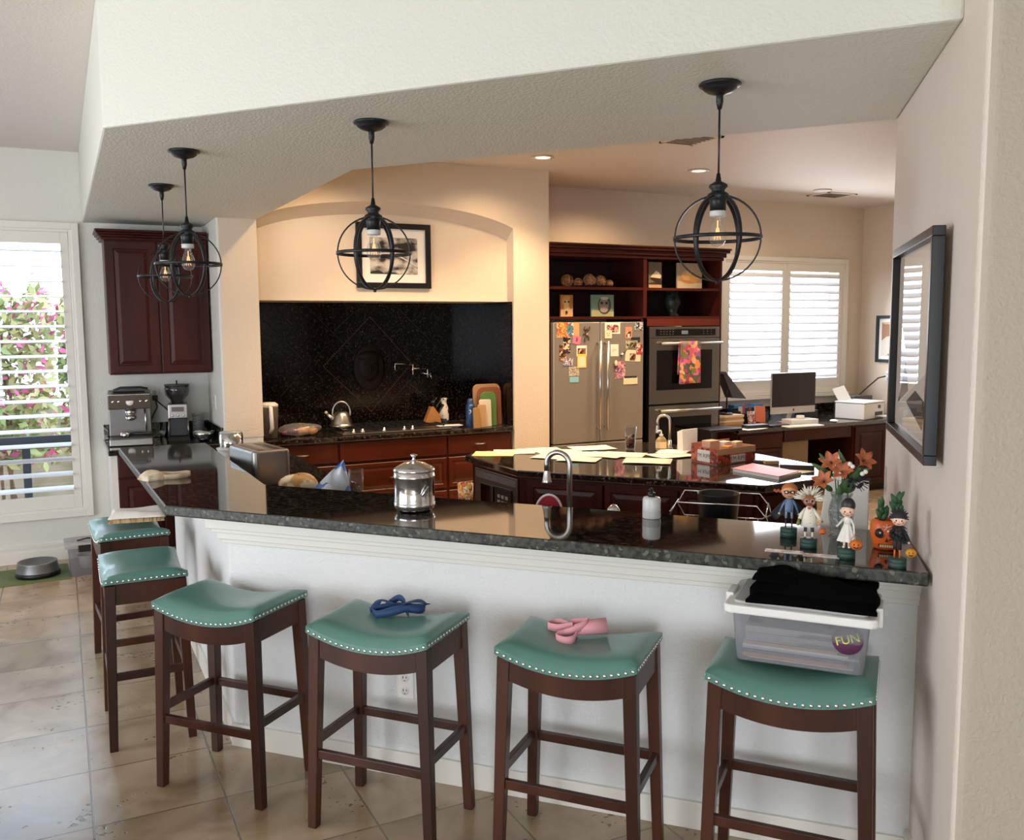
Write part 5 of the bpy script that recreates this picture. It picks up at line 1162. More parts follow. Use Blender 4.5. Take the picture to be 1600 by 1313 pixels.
def leaf(mb, a, b_, w, droop=.0):
    a = Vector(a); b_ = Vector(b_); ax_ = b_-a; sd = ax_.cross(Vector((0,1,0))).normalized()
    mb.grid(lambda u, v: a+ax_*v+sd*((u-.5)*w*math.sin(PI*min(1,.04+v*.96))**.7)+Vector((0,-.006*math.sin(PI*v),-droop*v*v)), 2, 8)
for (p0, p1_, w) in (((1305,745),(1268,722),.02),((1300,735),(1280,706),.016),((1325,760),(1345,728),.03),((1330,750),(1310,700),.018),((1310,775),(1325,745),.028),((1300,768),(1290,755),.02),((1330,742),(1360,730),.018),((1320,770),(1337,752),.03),((1308,790),(1312,755),.022)):
    leaf(mb, L_(*p0), L_(*p1_, -.03), w)
mb.build('leaves', M_lf, fl, solid=.0006)
mb = MB()
for k in range(60):
    c = L_(rnd.uniform(1322,1352), rnd.uniform(738,762), rnd.uniform(-.04,.02)); e_ = c+Vector((rnd.gauss(0,.012),rnd.gauss(0,.012),rnd.gauss(0,.012))); leaf(mb, c, e_, .007)
for k in range(14): c = L_(1335,750); a = rnd.uniform(-.6,1.2); e_ = L_(1335+26*math.cos(a), 750+18*math.sin(a), -.03); mb.tube([c,e_], .0012, 5)
mb.build('dark_foliage', M_dkf, fl)
mb = MB()
for (px, py) in ((1312,738),(1308,744),(1328,722),(1332,726),(1352,734),(1347,737)): mb.ball(L_(px, py, -.05), .008, 8)
mb.build('white_blooms', mat('white_petal','#e6e2d6',.6), fl)
# figurines
M_base = mat('dark_green_wood','#1d3b31',.55)
M_skin = mat('figurine_skin','#d99a70',.5); M_skin2 = mat('figurine_pale_skin','#e8c2a8',.5); M_pk = mat('pumpkin_orange','#d66a1c',.5); M_pky = mat('pumpkin_yellow','#d98f1e',.5)
def figure(label, px, py, hpx, build, basew=12.0, baseh=13):
    q = at(px, py, BT); k_ = (q-Vector((0,0,H))).length/FPX
    t = thing('halloween_figurine', label, 'figurine', (q.x, q.y, BT), fc(q), 'halloween figurines on the bar')
    MB().lathe([(.0001,0),(basew*k_,0),(basew*k_,baseh*.45*k_),((basew-.6)*k_,baseh*.5*k_),(basew*k_,baseh*.55*k_),(basew*k_,baseh*k_),(.0001,baseh*k_)], n=28, close=False).build('stand', M_base, t)
    build(t, k_, baseh); return t
def T(mb, k_, pts_, r, n=8): return mb.tube([(x*k_, y*k_, z*k_) for x, y, z in pts_], [v*k_ for v in r] if isinstance(r, (list, tuple)) else r*k_, n)
def pumpkin(t, k_, x, y, z, r, m, handle=True):
    mb = MB(); n = 24
    vs = []; fs = []; mm = 8
    for i in range(mm+1):
        th = PI*i/mm
        for k in range(n):
            a = 2*PI*k/n; rr_ = r*k_*(1+.07*math.cos(8*a)); vs.append((x*k_+rr_*math.sin(th)*math.cos(a), y*k_+rr_*math.sin(th)*math.sin(a), z*k_-rr_*.85*math.cos(th)))
    for i in range(mm):
        for k in range(n): k2 = (k+1)%n; fs.append((i*n+k, i*n+k2, (i+1)*n+k2, (i+1)*n+k))
    mb.add(vs, fs, True); o = mb.build('pumpkin_pail', m, t)
    mb = MB()
    for sx in (-1,1): mb.prismy([((x+sx*r*.35-r*.16)*k_, (z+r*.1)*k_), ((x+sx*r*.35+r*.16)*k_, (z+r*.1)*k_), ((x+sx*r*.35)*k_, (z+r*.4)*k_)], (y-r*1.0)*k_, (y-r*.8)*k_)
    mb.prismy([((x-r*.5)*k_, (z-r*.1)*k_), ((x-r*.2)*k_, (z-r*.22)*k_), ((x+r*.2)*k_, (z-r*.22)*k_), ((x+r*.5)*k_, (z-r*.1)*k_), ((x+r*.25)*k_, (z-r*.45)*k_), ((x-r*.25)*k_, (z-r*.45)*k_)], (y-r*1.03)*k_, (y-r*.8)*k_)
    mb.build('carved_face', F('ink_black','#120d0a'), o)
    if handle: T(MB(), k_, [(x+r*.9*math.cos(a), y, z+r*.4+r*1.2*math.sin(a)) for a in [PI*i/10 for i in range(11)]], .35, 6).build('pail_handle', F('wire_brown','#8a4a20'), o)
def head(t, k_, z, r, skin, hair=None):
    o = MB().ball((0,0,z*k_), r*k_, 16, 1, .92, .92).build('head', skin, t)
    mb = MB()
    for sx in (-1,1): mb.ball((sx*r*.38*k_, -r*.84*k_, (z+r*.02)*k_), r*.13*k_, 8, 1, .5, 1)
    mb.build('eyes', F('ink_black','#120d0a'), o)
    MB().ball((0,-r*.93*k_,(z-r*.16)*k_), r*.09*k_, 8).build('nose', mat('figurine_nose','#c98562',.5), o)
    T(MB(), k_, [(-r*.25,-r*.86,z-r*.42),(0,-r*.86,z-r*.5),(r*.25,-r*.86,z-r*.42)], r*.05, 6).build('mouth', F('mouth_red','#8a2c24'), o)
    mb = MB()
    for sx in (-1,1): mb.ball((sx*r*.55*k_, -r*.75*k_, (z-r*.28)*k_), r*.16*k_, 8, 1, .35, 1)
    mb.build('rosy_cheeks', mat('rosy','#d0745c',.6), o)
    for sx in (-1,1): MB().ball((sx*r*1.0*k_, 0, z*k_), r*.16*k_, 8).build('ear', skin, o)
    return o
def fig_hero(t, k_, b_):
    blue = mat('figurine_blue','#5a7498',.6); z = b_
    for sx in (-1,1):
        T(MB(), k_, [(sx*4.5,0,z),(sx*4.2,0,z+14)], [1.0,1.2]).build('boot', M_black, t); T(MB(), k_, [(sx*4.2,0,z+14),(sx*3.4,0,z+38)], [1.5,2.6]).build('leg', mat('figurine_tights','#8f97ae',.6), t)
    MB().lathe([(.0001,36*k_),(5.5*k_,37*k_),(5.2*k_,42*k_),(5.8*k_,52*k_),(4.5*k_,56*k_),(.0001,57*k_)], n=16, close=False, sy=.7).build('tunic', blue, t)
    for sx in (-1,1): T(MB(), k_, [(sx*4.5,0,54),(sx*9,-1,47),(sx*13.5,-2,36)], [1.9,1.6,1.2]).build('arm', blue, t); MB().ball((sx*14*k_,-2*k_,34*k_), 1.7*k_, 8).build('hand', M_skin2, t)
    head(t, k_, 67, 11.5, M_skin)
    MB().ball((0,1.5*k_,69.5*k_), 11.6*k_, 16, 1, .9, .9).build('hair', mat('ginger_hair','#b8622c',.6), t)
    for sx in (-1,1):
        mb = MB()
        for j in range(4): mb.ball((sx*(13+2.6*j)*k_, 0, (66.5+(j%2)*1.5)*k_), 2.2*k_, 8)
        mb.build('pigtail', mat('ginger_braid','#a8461c',.6), t)
    mb = MB(); mb.prismy([(x*k_, z_*k_) for x, z_ in ((-8.5,69.5),(-3,70.5),(0,69),(3,70.5),(8.5,69.5),(7,65.5),(2.5,65),(0,67),(-2.5,65),(-7,65.5))], -10.9*k_, -9.0*k_); mb.build('eye_mask', F('ink_black','#120d0a'), t)
    mb = MB()
    for sx in (-1,1): mb.ball((sx*4.4*k_, -10.9*k_, 67.8*k_), 1.7*k_, 8, 1, .4, .8)
    mb.build('mask_eyes', F('card_white','#efe6d2'), t)
    mb = MB(); mb.grid(lambda u, v: ((2*u-1)*(4+24*v**.9)*k_, (2.5+2*math.sin(u*14)*v)*k_, (57-(30-9*abs(2*u-1)**2*0-8*math.cos(6*PI*u)*.5)*v)*k_), 30, 8); mb.build('cape', mat('figurine_cape','#101216',.7), t, solid=.0008)
figure('figurine of a masked child in blue with a black cape and ginger pigtails', 1232, 838, 83, fig_hero)
def fig_doc(t, k_, b_):
    z = b_; wc = mat('figurine_white_coat','#dfdac8',.6); bs = mat('figurine_brown_skin','#8a5232',.5)
    for sx in (-1,1):
        T(MB(), k_, [(sx*5,0,z),(sx*5,0,z+11)], [1.3,1.4]).build('sock', F('card_cream','#e6d6b0'), t); T(MB(), k_, [(sx*5,0,z+10),(sx*4.5,0,z+22)], [2.4,2.6]).build('trouser_leg', F('navy_trouser','#2c3440'), t)
        MB().ball((sx*5*k_,-1.5*k_,z*k_+1.2*k_), 1.8*k_, 8, 1, 1.5, .8).build('shoe', F('shoe_brown','#4a2c1c'), t)
    o = MB().lathe([(.0001,z*k_+18*k_),(12*k_,z*k_+18*k_),(10*k_,z*k_+30*k_),(6.5*k_,z*k_+44*k_),(3.5*k_,z*k_+48*k_),(.0001,z*k_+48*k_)], n=20, close=False, sy=.65).build('lab_coat', wc, t)
    mb = MB()
    for j in range(4): mb.ball((1.5*k_, -(6.6-j*.7)*k_, (z+24+j*5)*k_), .8*k_, 6)
    mb.build('coat_buttons', F('button_grey','#5c6066'), o)
    MB().prismy([(-3*k_,(z+47)*k_),(3*k_,(z+47)*k_),(0,(z+41)*k_)], -4.2*k_, -3.2*k_).build('collar', F('collar_red','#a8402c'), t)
    for sx in (-1,1): T(MB(), k_, [(sx*5,0,z+44),(sx*11,-1,z+36),(sx*(16 if sx > 0 else 13),-3,z+29)], [2.6,2.6,3.0]).build('sleeve', wc, t); MB().ball((sx*(18 if sx > 0 else 14)*k_, -4*k_, (z+27)*k_), 1.8*k_, 8).build('hand', bs, t)
    head(t, k_, z+57, 10, bs)
    mb = MB()
    for sx in (-1,1): mb.band((sx*4*k_,-9.6*k_,(z+57)*k_), 2.8*k_, .8*k_, .6*k_, (0,1,0), (1,0,0), 20)
    mb.build('glasses', M_nickel, t)
    mb = MB(); rnd = random.Random(5)
    for j in range(38):
        a = rnd.uniform(-.1, PI+.1); b2 = rnd.uniform(-.9, .5); d_ = Vector((math.cos(a), b2*.6, math.sin(a))).normalized(); p_ = Vector((0,0,(z+59)*k_)); mb.tube([p_+d_*8*k_, p_+d_*(rnd.uniform(18,24))*k_], [1.7*k_, .5*k_], 6)
    mb.build('spiky_hair', mat('figurine_white_hair','#e2ddcb',.6), t)
    MB().lathe([(.0001,0),(2.4*k_,0),(2.6*k_,4*k_),(1*k_,7*k_),(1*k_,10*k_),(.0001,10*k_)], (-15*k_,-5*k_,(z+20)*k_), 14, close=False).build('potion_flask', F('flask_green','#6a7a3a'), t)
    pumpkin(t, k_, 19, -4, z+12, 5.2, M_pk)
figure('figurine of a bespectacled doctor with spiky white hair', 1263, 855, 85, fig_doc)
def fig_bride(t, k_, b_):
    z = b_; wd = mat('figurine_white_dress','#e2dfd6',.6)
    for sx in (-1,1): T(MB(), k_, [(sx*3.5,0,z),(sx*3,0,z+12)], [1.5,1.8]).build('leg', M_skin2, t); MB().ball((sx*3.8*k_,-1.5*k_,z*k_+1.3*k_), 2*k_, 8, 1, 1.5, .8).build('shoe', wd, t)
    mb = MB(); mb.grid(lambda u, v: ((13*(1-v)+4*v+1.2*math.sin(u*50)*(1-v))*k_*math.cos(2*PI*u), (9*(1-v)+3*v+1*math.sin(u*50)*(1-v))*k_*math.sin(2*PI*u), (z+10+27*v)*k_), 48, 8); mb.build('skirt', wd, t)
    MB().lathe([(.0001,(z+35)*k_),(5*k_,(z+35)*k_),(5*k_,(z+44)*k_),(3*k_,(z+46)*k_),(.0001,(z+46)*k_)], n=16, close=False, sy=.7).build('bodice', wd, t)
    T(MB(), k_, [(-4.5,0,z+43),(-10,-3,z+36),(-13,-6,z+33)], [1.6,1.5,1.2]).build('arm', wd, t); T(MB(), k_, [(4.5,0,z+43),(9,-3,z+34),(10,-6,z+22)], [1.6,1.5,1.2]).build('arm', wd, t)
    MB().ball((-13.5*k_,-6.5*k_,(z+32.5)*k_), 1.6*k_, 8).build('hand', M_skin2, t); MB().ball((10*k_,-6.5*k_,(z+20)*k_), 1.6*k_, 8).build('hand', M_skin2, t)
    head(t, k_, z+54, 9.5, M_skin2)
    MB().ball((1*k_,2.5*k_,(z+62)*k_), 9.6*k_, 16, 1, .9, 1.2).build('hair', mat('figurine_black_hair','#14161a',.4), t)
    pumpkin(t, k_, 13, -8, z+7, 8.5, M_pk)
figure('figurine of a girl in a white dress with black hair and orange pail', 1322, 872, 100, fig_bride, 12.5, 15)
def fig_crow(t, k_, b_):
    z = b_; bf = mat('figurine_black_feather','#15171a',.7)
    for sx in (-1,1): T(MB(), k_, [(sx*3.5-1,0,z),(sx*3.2-1,0,z+14)], [1.0,1.2]).build('leg', M_pk, t); T(MB(), k_, [(sx*3.2-1,0,z+12),(sx*3-1,0,z+28)], [2.6,3]).build('trouser_leg', bf, t)
    mb = MB(); rnd = random.Random(8); 
    mb.lathe([(.0001,(z+24)*k_),(7*k_,(z+26)*k_),(6.5*k_,(z+38)*k_),(4*k_,(z+46)*k_),(.0001,(z+47)*k_)], n=16, close=False)
    for j in range(70):
        a = rnd.uniform(0, 2*PI); zz_ = rnd.uniform(z+24, z+47); d_ = Vector((math.cos(a), math.sin(a), -.5)); p_ = Vector((6*k_*math.cos(a), 6*k_*math.sin(a), zz_*k_)); mb.tube([p_, p_+d_*7*k_], [1.6*k_, .2*k_], 5)
    mb.build('feathered_coat', bf, t)
    T(MB(), k_, [(-5,0,z+42),(-11,-4,z+36),(-13,-6,z+38)], [2.4,2,1.5]).build('sleeve', bf, t); T(MB(), k_, [(5,0,z+42),(10,-3,z+34),(13,-4,z+26)], [2.6,2.6,3.4]).build('sleeve', bf, t)
    MB().ball((-13.5*k_,-6.5*k_,(z+38.5)*k_), 1.5*k_, 8).build('hand', M_skin2, t); MB().ball((14*k_,-5*k_,(z+24)*k_), 1.5*k_, 8).build('hand', M_skin2, t)
    head(t, k_, z+55, 9.5, M_skin2)
    mb = MB(); mb.ball((0,2.5*k_,(z+58)*k_), 10.6*k_, 16)
    for j in range(30):
        a = rnd.uniform(-.3, PI+.3); d_ = Vector((math.cos(a), .3, math.sin(a))).normalized(); p_ = Vector((0,3*k_,(z+58)*k_)); mb.tube([p_+d_*8*k_, p_+d_*14*k_], [1.8*k_, .2*k_], 5)
    mb.build('feather_hood', bf, t)
    pumpkin(t, k_, 17, -6, z+10, 7, M_pky)
figure('figurine in a black feathered bird costume holding a yellow pumpkin pail', 1402, 886, 100, fig_crow)
# skull planter
q = at(1388, 856, BT); k_ = (q-Vector((0,0,H))).length/FPX
t = thing('skull_planter', 'orange ceramic skull planter beside the right wall', 'planter', (q.x-.012, q.y, BT), fc(q)+.05)
M_sk = mat('orange_ceramic','#cf5a20',.35)
mb = MB(); mb.lathe([(.0001,0),(15*k_,0),(18*k_,3*k_),(19*k_,10*k_),(21*k_,18*k_),(22*k_,28*k_),(21*k_,38*k_),(18*k_,42*k_),(16*k_,42*k_),(17*k_,36*k_),(.0001,34*k_)], n=32, close=False, sy=.9); mb.build('skull_pot', M_sk, t)
M_skb = F('ink_black','#120d0a')
for x, nm in ((-9, ''), (9, '')):
    o = MB().ball((x*k_,-17.5*k_,25*k_), 6.3*k_, 14, 1, .45, .95).build('eye_socket', M_skb, t); MB().band((x*k_,-18.5*k_,25*k_), 6.6*k_, 1*k_, 1*k_, (0,1,-.1), (1,0,0), 24).build('socket_rim', mat('skull_dark_rim','#3a1608',.5), t)
    MB().ball((x*k_,-20.5*k_,26*k_), 1.3*k_, 8, 1, .5, 1).build('eye_glint', F('card_white','#efe6d2'), o)
MB().prismy([(-2.5*k_,13*k_),(2.5*k_,13*k_),(0,19*k_)], -19.2*k_, -17*k_).build('nose_hole', M_skb, t)
mb = MB(); mb.prismy([(-11*k_,9*k_),(11*k_,9*k_),(10*k_,4.5*k_),(-10*k_,4.5*k_)], -18.3*k_, -14*k_); o = mb.build('mouth', M_skb, t)
mb = MB()
for j in range(6): mb.box((-9+3.1*j)*k_, (-6.6+3.1*j)*k_, -18.8*k_, -17.5*k_, 5.2*k_, 8.6*k_)
mb.build('teeth', F('tooth_cream','#d8b890'), o)
mb = MB()
for a in range(4): mb.tube([(0,-20.5*k_,34*k_),((6*math.cos(a*1.2+.5))*k_,-20*k_,(34+5*math.sin(a*1.2+.5))*k_)], .5*k_, 5)
mb.build('painted_web', F('card_white','#efe6d2'), t)
pl = thing('potted_plant', 'dark green spiky leaved plants growing in the skull planter', 'plant', (q.x-.005, q.y, BT+35*k_), fc(q))
M_plf = mat('plant_leaf','#1f4426',.5,c2='#2f5a34',scale=20)
for sx, hh, nn3 in ((-9, 38, 20), (11, 52, 26)):
    mb = MB(); rnd = random.Random(sx)
    MB().cyl((sx*.5*k_,0,0),(sx*k_,0,hh*.5*k_), 1*k_).build('stem', M_stem, pl)
    for j in range(nn3):
        a = rnd.uniform(0,2*PI); z_ = rnd.uniform(0, hh*.65); tl = rnd.uniform(.25,.75); ln_ = rnd.uniform(14,20)
        p_ = Vector((sx*.9*k_, 0, z_*k_)); e_ = p_+Vector((math.cos(a)*tl, math.sin(a)*tl*.7, 1)).normalized()*ln_*k_; leaf(mb, p_, e_, 6*k_)
    mb.build('leaves', M_plf, pl, solid=.0006)
# white strips on the bar
for i, (px, py, w_, lb) in enumerate(((1225, 862, 34, 'white printed strip lying flat on the bar, left one'), (1285, 869, 34, 'white printed strip lying flat on the bar, right one'))):
    q = at(px, py, BT); k_ = (q-Vector((0,0,H))).length/FPX; t = thing('paper_strip', lb, 'paper', (q.x, q.y, BT), R_(-47), 'printed strips on the bar'); MB().box(-w_*.8*k_, w_*.8*k_, -.019, .019, 0, .0012).build('strip', multi('strip_print', ['#e8dcd4','#e8dcd4','#e8dcd4','#d8a8a0','#b9b0a8'], 40), t)
# ================================================================== ISLAND PROPS
IT = .9105
def sheet(label, px, py, w, h, rz, m, z=0, n=1, grp='papers spread on the island', name='paper_sheet', cat='paper'):
    q = at(px, py, IT); t = thing(name, label, cat, (q.x, q.y, IT+z), R_(rz), grp)
    mb = MB(); ph = px; mb.grid(lambda u, v: ((u-.5)*w, (v-.5)*h, .0008+.002*math.sin(u*3+ph)**2*abs(2*v-1)), 6, 6); mb.build('page', m, t, solid=.0008); return t
M_yel = mat('yellow_legal_paper','#e8df90',.7); M_pay = mat('cream_paper','#e8e3cc',.7)
shs = [(772,709.5,M_yel,.28,.22,-12,'bright yellow sheet at the left tip of the island'),(803,706.5,M_pay,.28,.22,-5,'pale yellow sheet overlapping the bright yellow one'),(845,704,M_pay,.3,.22,8,'pale sheet behind the faucet near the island back edge'),
       (876,706.5,M_pay,.28,.22,-20,'pale sheet in the middle row left of centre'),(868,714.5,M_pay,.28,.22,-30,'pale sheet directly behind the gooseneck faucet'),(925,701,M_pay,.3,.22,10,'pale sheet closest to the refrigerator'),
       (915,711,M_pay,.3,.24,-8,'pale sheet in the middle of the spread'),(945,712,M_pay,.28,.22,-40,'pale sheet right of the middle sheet'),(905,719,M_pay,.26,.2,-25,'pale sheet nearest the island front edge'),
       (975,712,M_pay,.28,.22,-25,'pale sheet in front of the iced drink'),(1012,722,M_pay,.3,.22,-20,'pale sheet at the front right of the spread'),(1048,713,M_pay,.28,.22,20,'pale sheet tucked against the cardboard tray')]
for i, (px, py, m_, w_, h_, rz, lb) in enumerate(shs): sheet(lb, px, py, w_, h_, rz-20, m_, z=.0006*i)
sheet('white sheet bent up at one corner beside the cardboard tray', 1052, 708, .2, .2, 40, M_paper, .009)
q = at(985, 702, IT); k_ = (q-Vector((0,0,H))).length/FPX
t = thing('iced_drink', 'clear tumbler of dark iced drink on the island', 'glass', (q.x, q.y, IT)); 
MB().lathe([(.0001,0),(7*k_,0),(9.5*k_,35*k_),(8.9*k_,35*k_),(6.4*k_,2*k_),(.0001,2*k_)], n=24, close=False).build('glass_wall', M_thin, t)
MB().lathe([(.0001,2.2*k_),(6.2*k_,2.2*k_),(7.5*k_,19*k_),(.0001,19*k_)], n=20, close=False).build('drink', mat('dark_tea','#5a2a20',.2,trans=.3), t)
mb = MB(); rnd = random.Random(2)
for j in range(6): mb.box(rnd.uniform(-4,2)*k_, rnd.uniform(3,5)*k_, -5*k_, -2*k_, (17+j%3*2)*k_, (20+j%3*2)*k_)
mb.build('ice_cubes', mat('ice','#d8c0b8',.1,trans=.6), t)
q = at(1033, 704, IT); k_ = (q-Vector((0,0,H))).length/FPX; t = thing('hand_soap_bottle', 'clear pump bottle of amber hand soap beside the island faucet', 'soap bottle', (q.x, q.y, IT), fc(q))
MB().lathe([(.0001,0),(8*k_,0),(8.4*k_,1*k_),(8.2*k_,16*k_),(5*k_,20*k_),(2.5*k_,22*k_),(.0001,22*k_)], n=24, close=False).build('bottle', mat('amber_soap','#d8b880',.1,trans=.5), t)
MB().lathe([(8.5*k_,4*k_),(8.5*k_,14*k_)], n=24, close=False).build('label', mat('soap_label','#e6c890',.5), t)
MB().lathe([(.0001,22*k_),(3*k_,22*k_),(3*k_,25*k_),(1*k_,26*k_),(1*k_,30*k_),(.0001,30*k_)], n=14, close=False).build('pump', M_wht, t); MB().tube([(0,0,30.5*k_),(-6*k_,0,30*k_)], 1.3*k_, 8).build('pump_spout', M_wht, t)
q = at(1046, 701, IT); f2 = faucet('small gooseneck prep faucet at the back of the island', q.x, q.y, IT, fc(q), .235, .085, .75)
q = at(1066, 702, IT); t = thing('soap_pump', 'short nickel soap pump beside the prep faucet', 'soap pump', (q.x-.03, q.y, IT)); MB().lathe([(.0001,0),(.018,0),(.014,.01),(.010,.045),(.0001,.047)], n=16, close=False).build('pump_body', M_nickel, t); MB().tube([(0,0,.045),(0,0,.065),(.03,-.01,.075)], .005, 8).build('nozzle', M_nickel, t)
q = at(1077, 706, IT); k_ = (q-Vector((0,0,H))).length/FPX; t = thing('napkin_stack', 'upright stack of white folded papers beside the cardboard tray', 'papers', (q.x, q.y+.02, IT), fc(q)+.5)
mb = MB()
for j in range(6): mb.hexa([(-.055+.0*j,-.035+.013*j,0),(.055,-.035+.013*j,0),(.055,-.026+.013*j,0),(-.055,-.026+.013*j,0)],[(-.06,-.035+.013*j,.155-.004*j),(.055,-.035+.013*j,.160-.004*j),(.055,-.026+.013*j,.160-.004*j),(-.06,-.026+.013*j,.155-.004*j)])
mb.build('sheets', M_paper, t)
# cardboard tray
ca = at(1080, 721, IT); cb = at(1121, 728, IT); cc = at(1180, 720, IT)
e1 = (cb-ca); e2 = (cc-cb); 
t = thing('cardboard_tray', 'red printed cardboard fruit tray lettered IM RIPE on the island', 'carton', (cb.x, cb.y, IT), math.atan2(e2.y, e2.x)); e1v = e1.copy()
w_ = e2.length; an2 = math.atan2(-e1.y, -e1.x)-math.atan2(e2.y, e2.x); d_ = e1.length
vx = Vector((math.cos(an2), math.sin(an2)))*d_
M_box = multi('carton_red_print', ['#8c2f24','#b8442c','#5a2018','#c8684a'], 30); M_kr = mat('kraft_cardboard','#c49a76',.8)
hz1 = .10
def wallp(p, q_, z0, z1, m, t_=.003):
    p = Vector(p); q_ = Vector(q_); d = (q_-p).normalized(); n = Vector((-d.y, d.x))*t_
    return MB().hexa([(p.x,p.y,z0),(q_.x,q_.y,z0),(q_.x+n.x,q_.y+n.y,z0),(p.x+n.x,p.y+n.y,z0)],[(p.x,p.y,z1),(q_.x,q_.y,z1),(q_.x+n.x,q_.y+n.y,z1),(p.x+n.x,p.y+n.y,z1)])
A0, A1, A2, A3 = (0,0), (w_,0), (w_+vx.x, vx.y), (vx.x, vx.y)
wallp(A0, A1, .002, .062, M_box).build('front_panel', M_box, t); wallp(A0, A1, .062, hz1, M_kr).build('front_flap', M_kr, t)
wallp(A3, A0, .002, hz1, M_box).build('left_panel', M_box, t); wallp(A1, A2, .002, hz1, M_kr).build('right_panel', M_kr, t); wallp(A2, A3, .002, hz1+.02, M_kr).build('back_panel', mat('salmon_card','#d08a70',.8), t)
MB().prism([A0,A1,A2,A3], .001, .004).build('tray_bottom', M_kr, t)
lp = MB().box(w_*.35, w_*.72, -.002, -.0005, .008, .055).build('white_label', M_wht, t); text('lettering', "I'M RIPE", .038, dk_, lp, (w_*.535, -.0025, .031), (PI/2,0,0), .0002)
lp = MB().box(.25*d_, .72*d_, -.002, -.0005, .012, .085).build('white_label', M_wht, t); lp.location = (vx.x, vx.y, 0); lp.rotation_euler = (0,0,math.atan2(-vx.y,-vx.x)); text('lettering', "I'M RIPE", .036, dk_, lp, (.485*d_, -.0025, .048), (PI/2,0,0), .0002)
bcm = Vector((vx.x*.5+w_*.5, vx.y*.5))
for i, (fx, fy, sx, sy, h_, c, lb) in enumerate(((.3,.7,.09,.07,.13,'#d8b090','tan carton standing in the back of the fruit tray'),(.55,.55,.07,.06,.12,'#e8e0d4','white carton in the middle of the fruit tray'),(.8,.45,.08,.05,.115,'#d8c4a0','cream carton at the right end of the fruit tray'),(.45,.3,.06,.05,.10,'#e08a3a','orange packet in the front of the fruit tray'))):
    pc = Vector((w_*fx+vx.x*fy, vx.y*fy)); wpnt = t.matrix_basis @ Vector((pc.x, pc.y, .0045))
    ang_ = math.atan2(e2.y, e2.x); wx = cb.x+pc.x*math.cos(ang_)-pc.y*math.sin(ang_); wy = cb.y+pc.x*math.sin(ang_)+pc.y*math.cos(ang_)
    o = thing('food_packet', lb, 'packet', (wx, wy, IT+.0045), ang_+.1*i, 'packets in the cardboard tray'); MB().box(-sx/2,sx/2,-sy/2,sy/2,0,h_).build('packet_box', mat('packet%d' % i, c, .7), o, bev=.003)
# folder, case, clutter
fa, fb, fc_, fd = at(1145, 737, IT), at(1217, 750, IT), at(1252, 742, IT), at(1176, 729, IT)
t = thing('pink_folder', 'pink folder full of papers at the front right of the island', 'folder', (0,0,0))
MB().prism([(v_.x, v_.y) for v_ in (fa, fb, fc_, fd)], IT+.0, IT+.016).build('inner_pages', M_paper, t)
MB().prism([(v_.x, v_.y) for v_ in (fa+(fa-fc_)*.02, fb+(fb-fd)*.0, fc_-(fc_-fa)*.04, fd)], IT+.0165, IT+.020).build('cover', mat('pink_cover','#d97a86',.5), t)
q = at(1245, 733, IT); t = thing('black_case', 'flat black case behind the pink folder', 'case', (q.x, q.y, IT), fc(q)+.02); MB().box(-.10,.10,-.05,.05,.0,.03).build('case_body', M_blackp, t, bev=.004)
q = at(1205, 725, IT); t = thing('wooden_block', 'small tan wooden item lying behind the pink folder', 'box', (q.x, q.y, IT), fc(q)+.3); MB().box(-.045,.045,-.025,.025,0,.022).build('block', mat('light_wood','#b99a72',.5), t, bev=.004)
q = at(1190, 723, IT); t = thing('eyeglasses_case', 'dark slim case beside the small wooden item', 'case', (q.x, q.y, IT), fc(q)-.2); MB().box(-.05,.05,-.02,.02,0,.016).build('case_body', mat('slim_case_grey','#3c4440',.4), t, bev=.005)
sheet('white sheet under the black case on the island', 1228, 738, .3, .2, 10, M_paper, 0)
# ================================================================== DESK PROPS
DT = DZ+.0005
mq = at(1241, 662, DT); my_ = mq.y+.05
a = PY(1205, 648, my_); c = PY(1275, 581, my_); 
t = thing('desktop_computer', 'silver all in one computer with a black screen on the desk', 'computer', ((a.x+c.x)/2, my_, DT), 0); w_ = c.x-a.x; zb_ = a.z-DT; h_ = c.z-a.z
MB().box(-w_/2, w_/2, 0, .02, zb_, zb_+h_).build('display_body', mat('silver_aluminium','#c6c3bd',.35,.6), t, bev=.004)
MB().box(-w_/2+.004, w_/2-.004, -.003, 0, zb_+h_*.17, zb_+h_-.004).build('screen', M_gloss, t)
mb = MB(); cz_ = zb_+h_*.085; pts_ = [(.011*math.cos(a_)*(1-.12*math.cos(2*a_)), cz_+.012*math.sin(a_)) for a_ in [2*PI*i/20 for i in range(20)] if not (abs(a_) < .3)]; mb.prismy(pts_, -.003, -.001); mb.prismy([(0,cz_+.014),(.004,cz_+.02),(.001,cz_+.019)], -.003, -.001); mb.build('logo', F('ink_dark','#2c2624'), t)
mb = MB(); mb.hexa([(-.09,-.03,0),(.09,-.03,0),(.09,.14,0),(-.09,.14,0)],[(-.09,-.03,.008),(.09,-.03,.008),(.09,.14,.008),(-.09,.14,.008)]); mb.hexa([(-.03,.09,.008),(.03,.09,.008),(.03,.1,.008),(-.03,.1,.008)],[(-.03,.015,zb_+.05),(.03,.015,zb_+.05),(.03,.025,zb_+.05),(-.03,.025,zb_+.05)]); mb.build('stand', M_nickel, t)
def deskbox(name, label, cat, px, py, w, d, h, m, rz=0, dy=0, bev=.003):
    q = at(px, py, DT); t = thing(name, label, cat, (q.x, q.y+dy, DT), rz); MB().box(-w/2,w/2,-d/2,d/2,0,h).build('body', m, t, bev=bev); return t
deskbox('white_box', 'flat white box in front of the computer stand', 'box', 1250, 663, .33, .16, .055, M_wht, -.1)
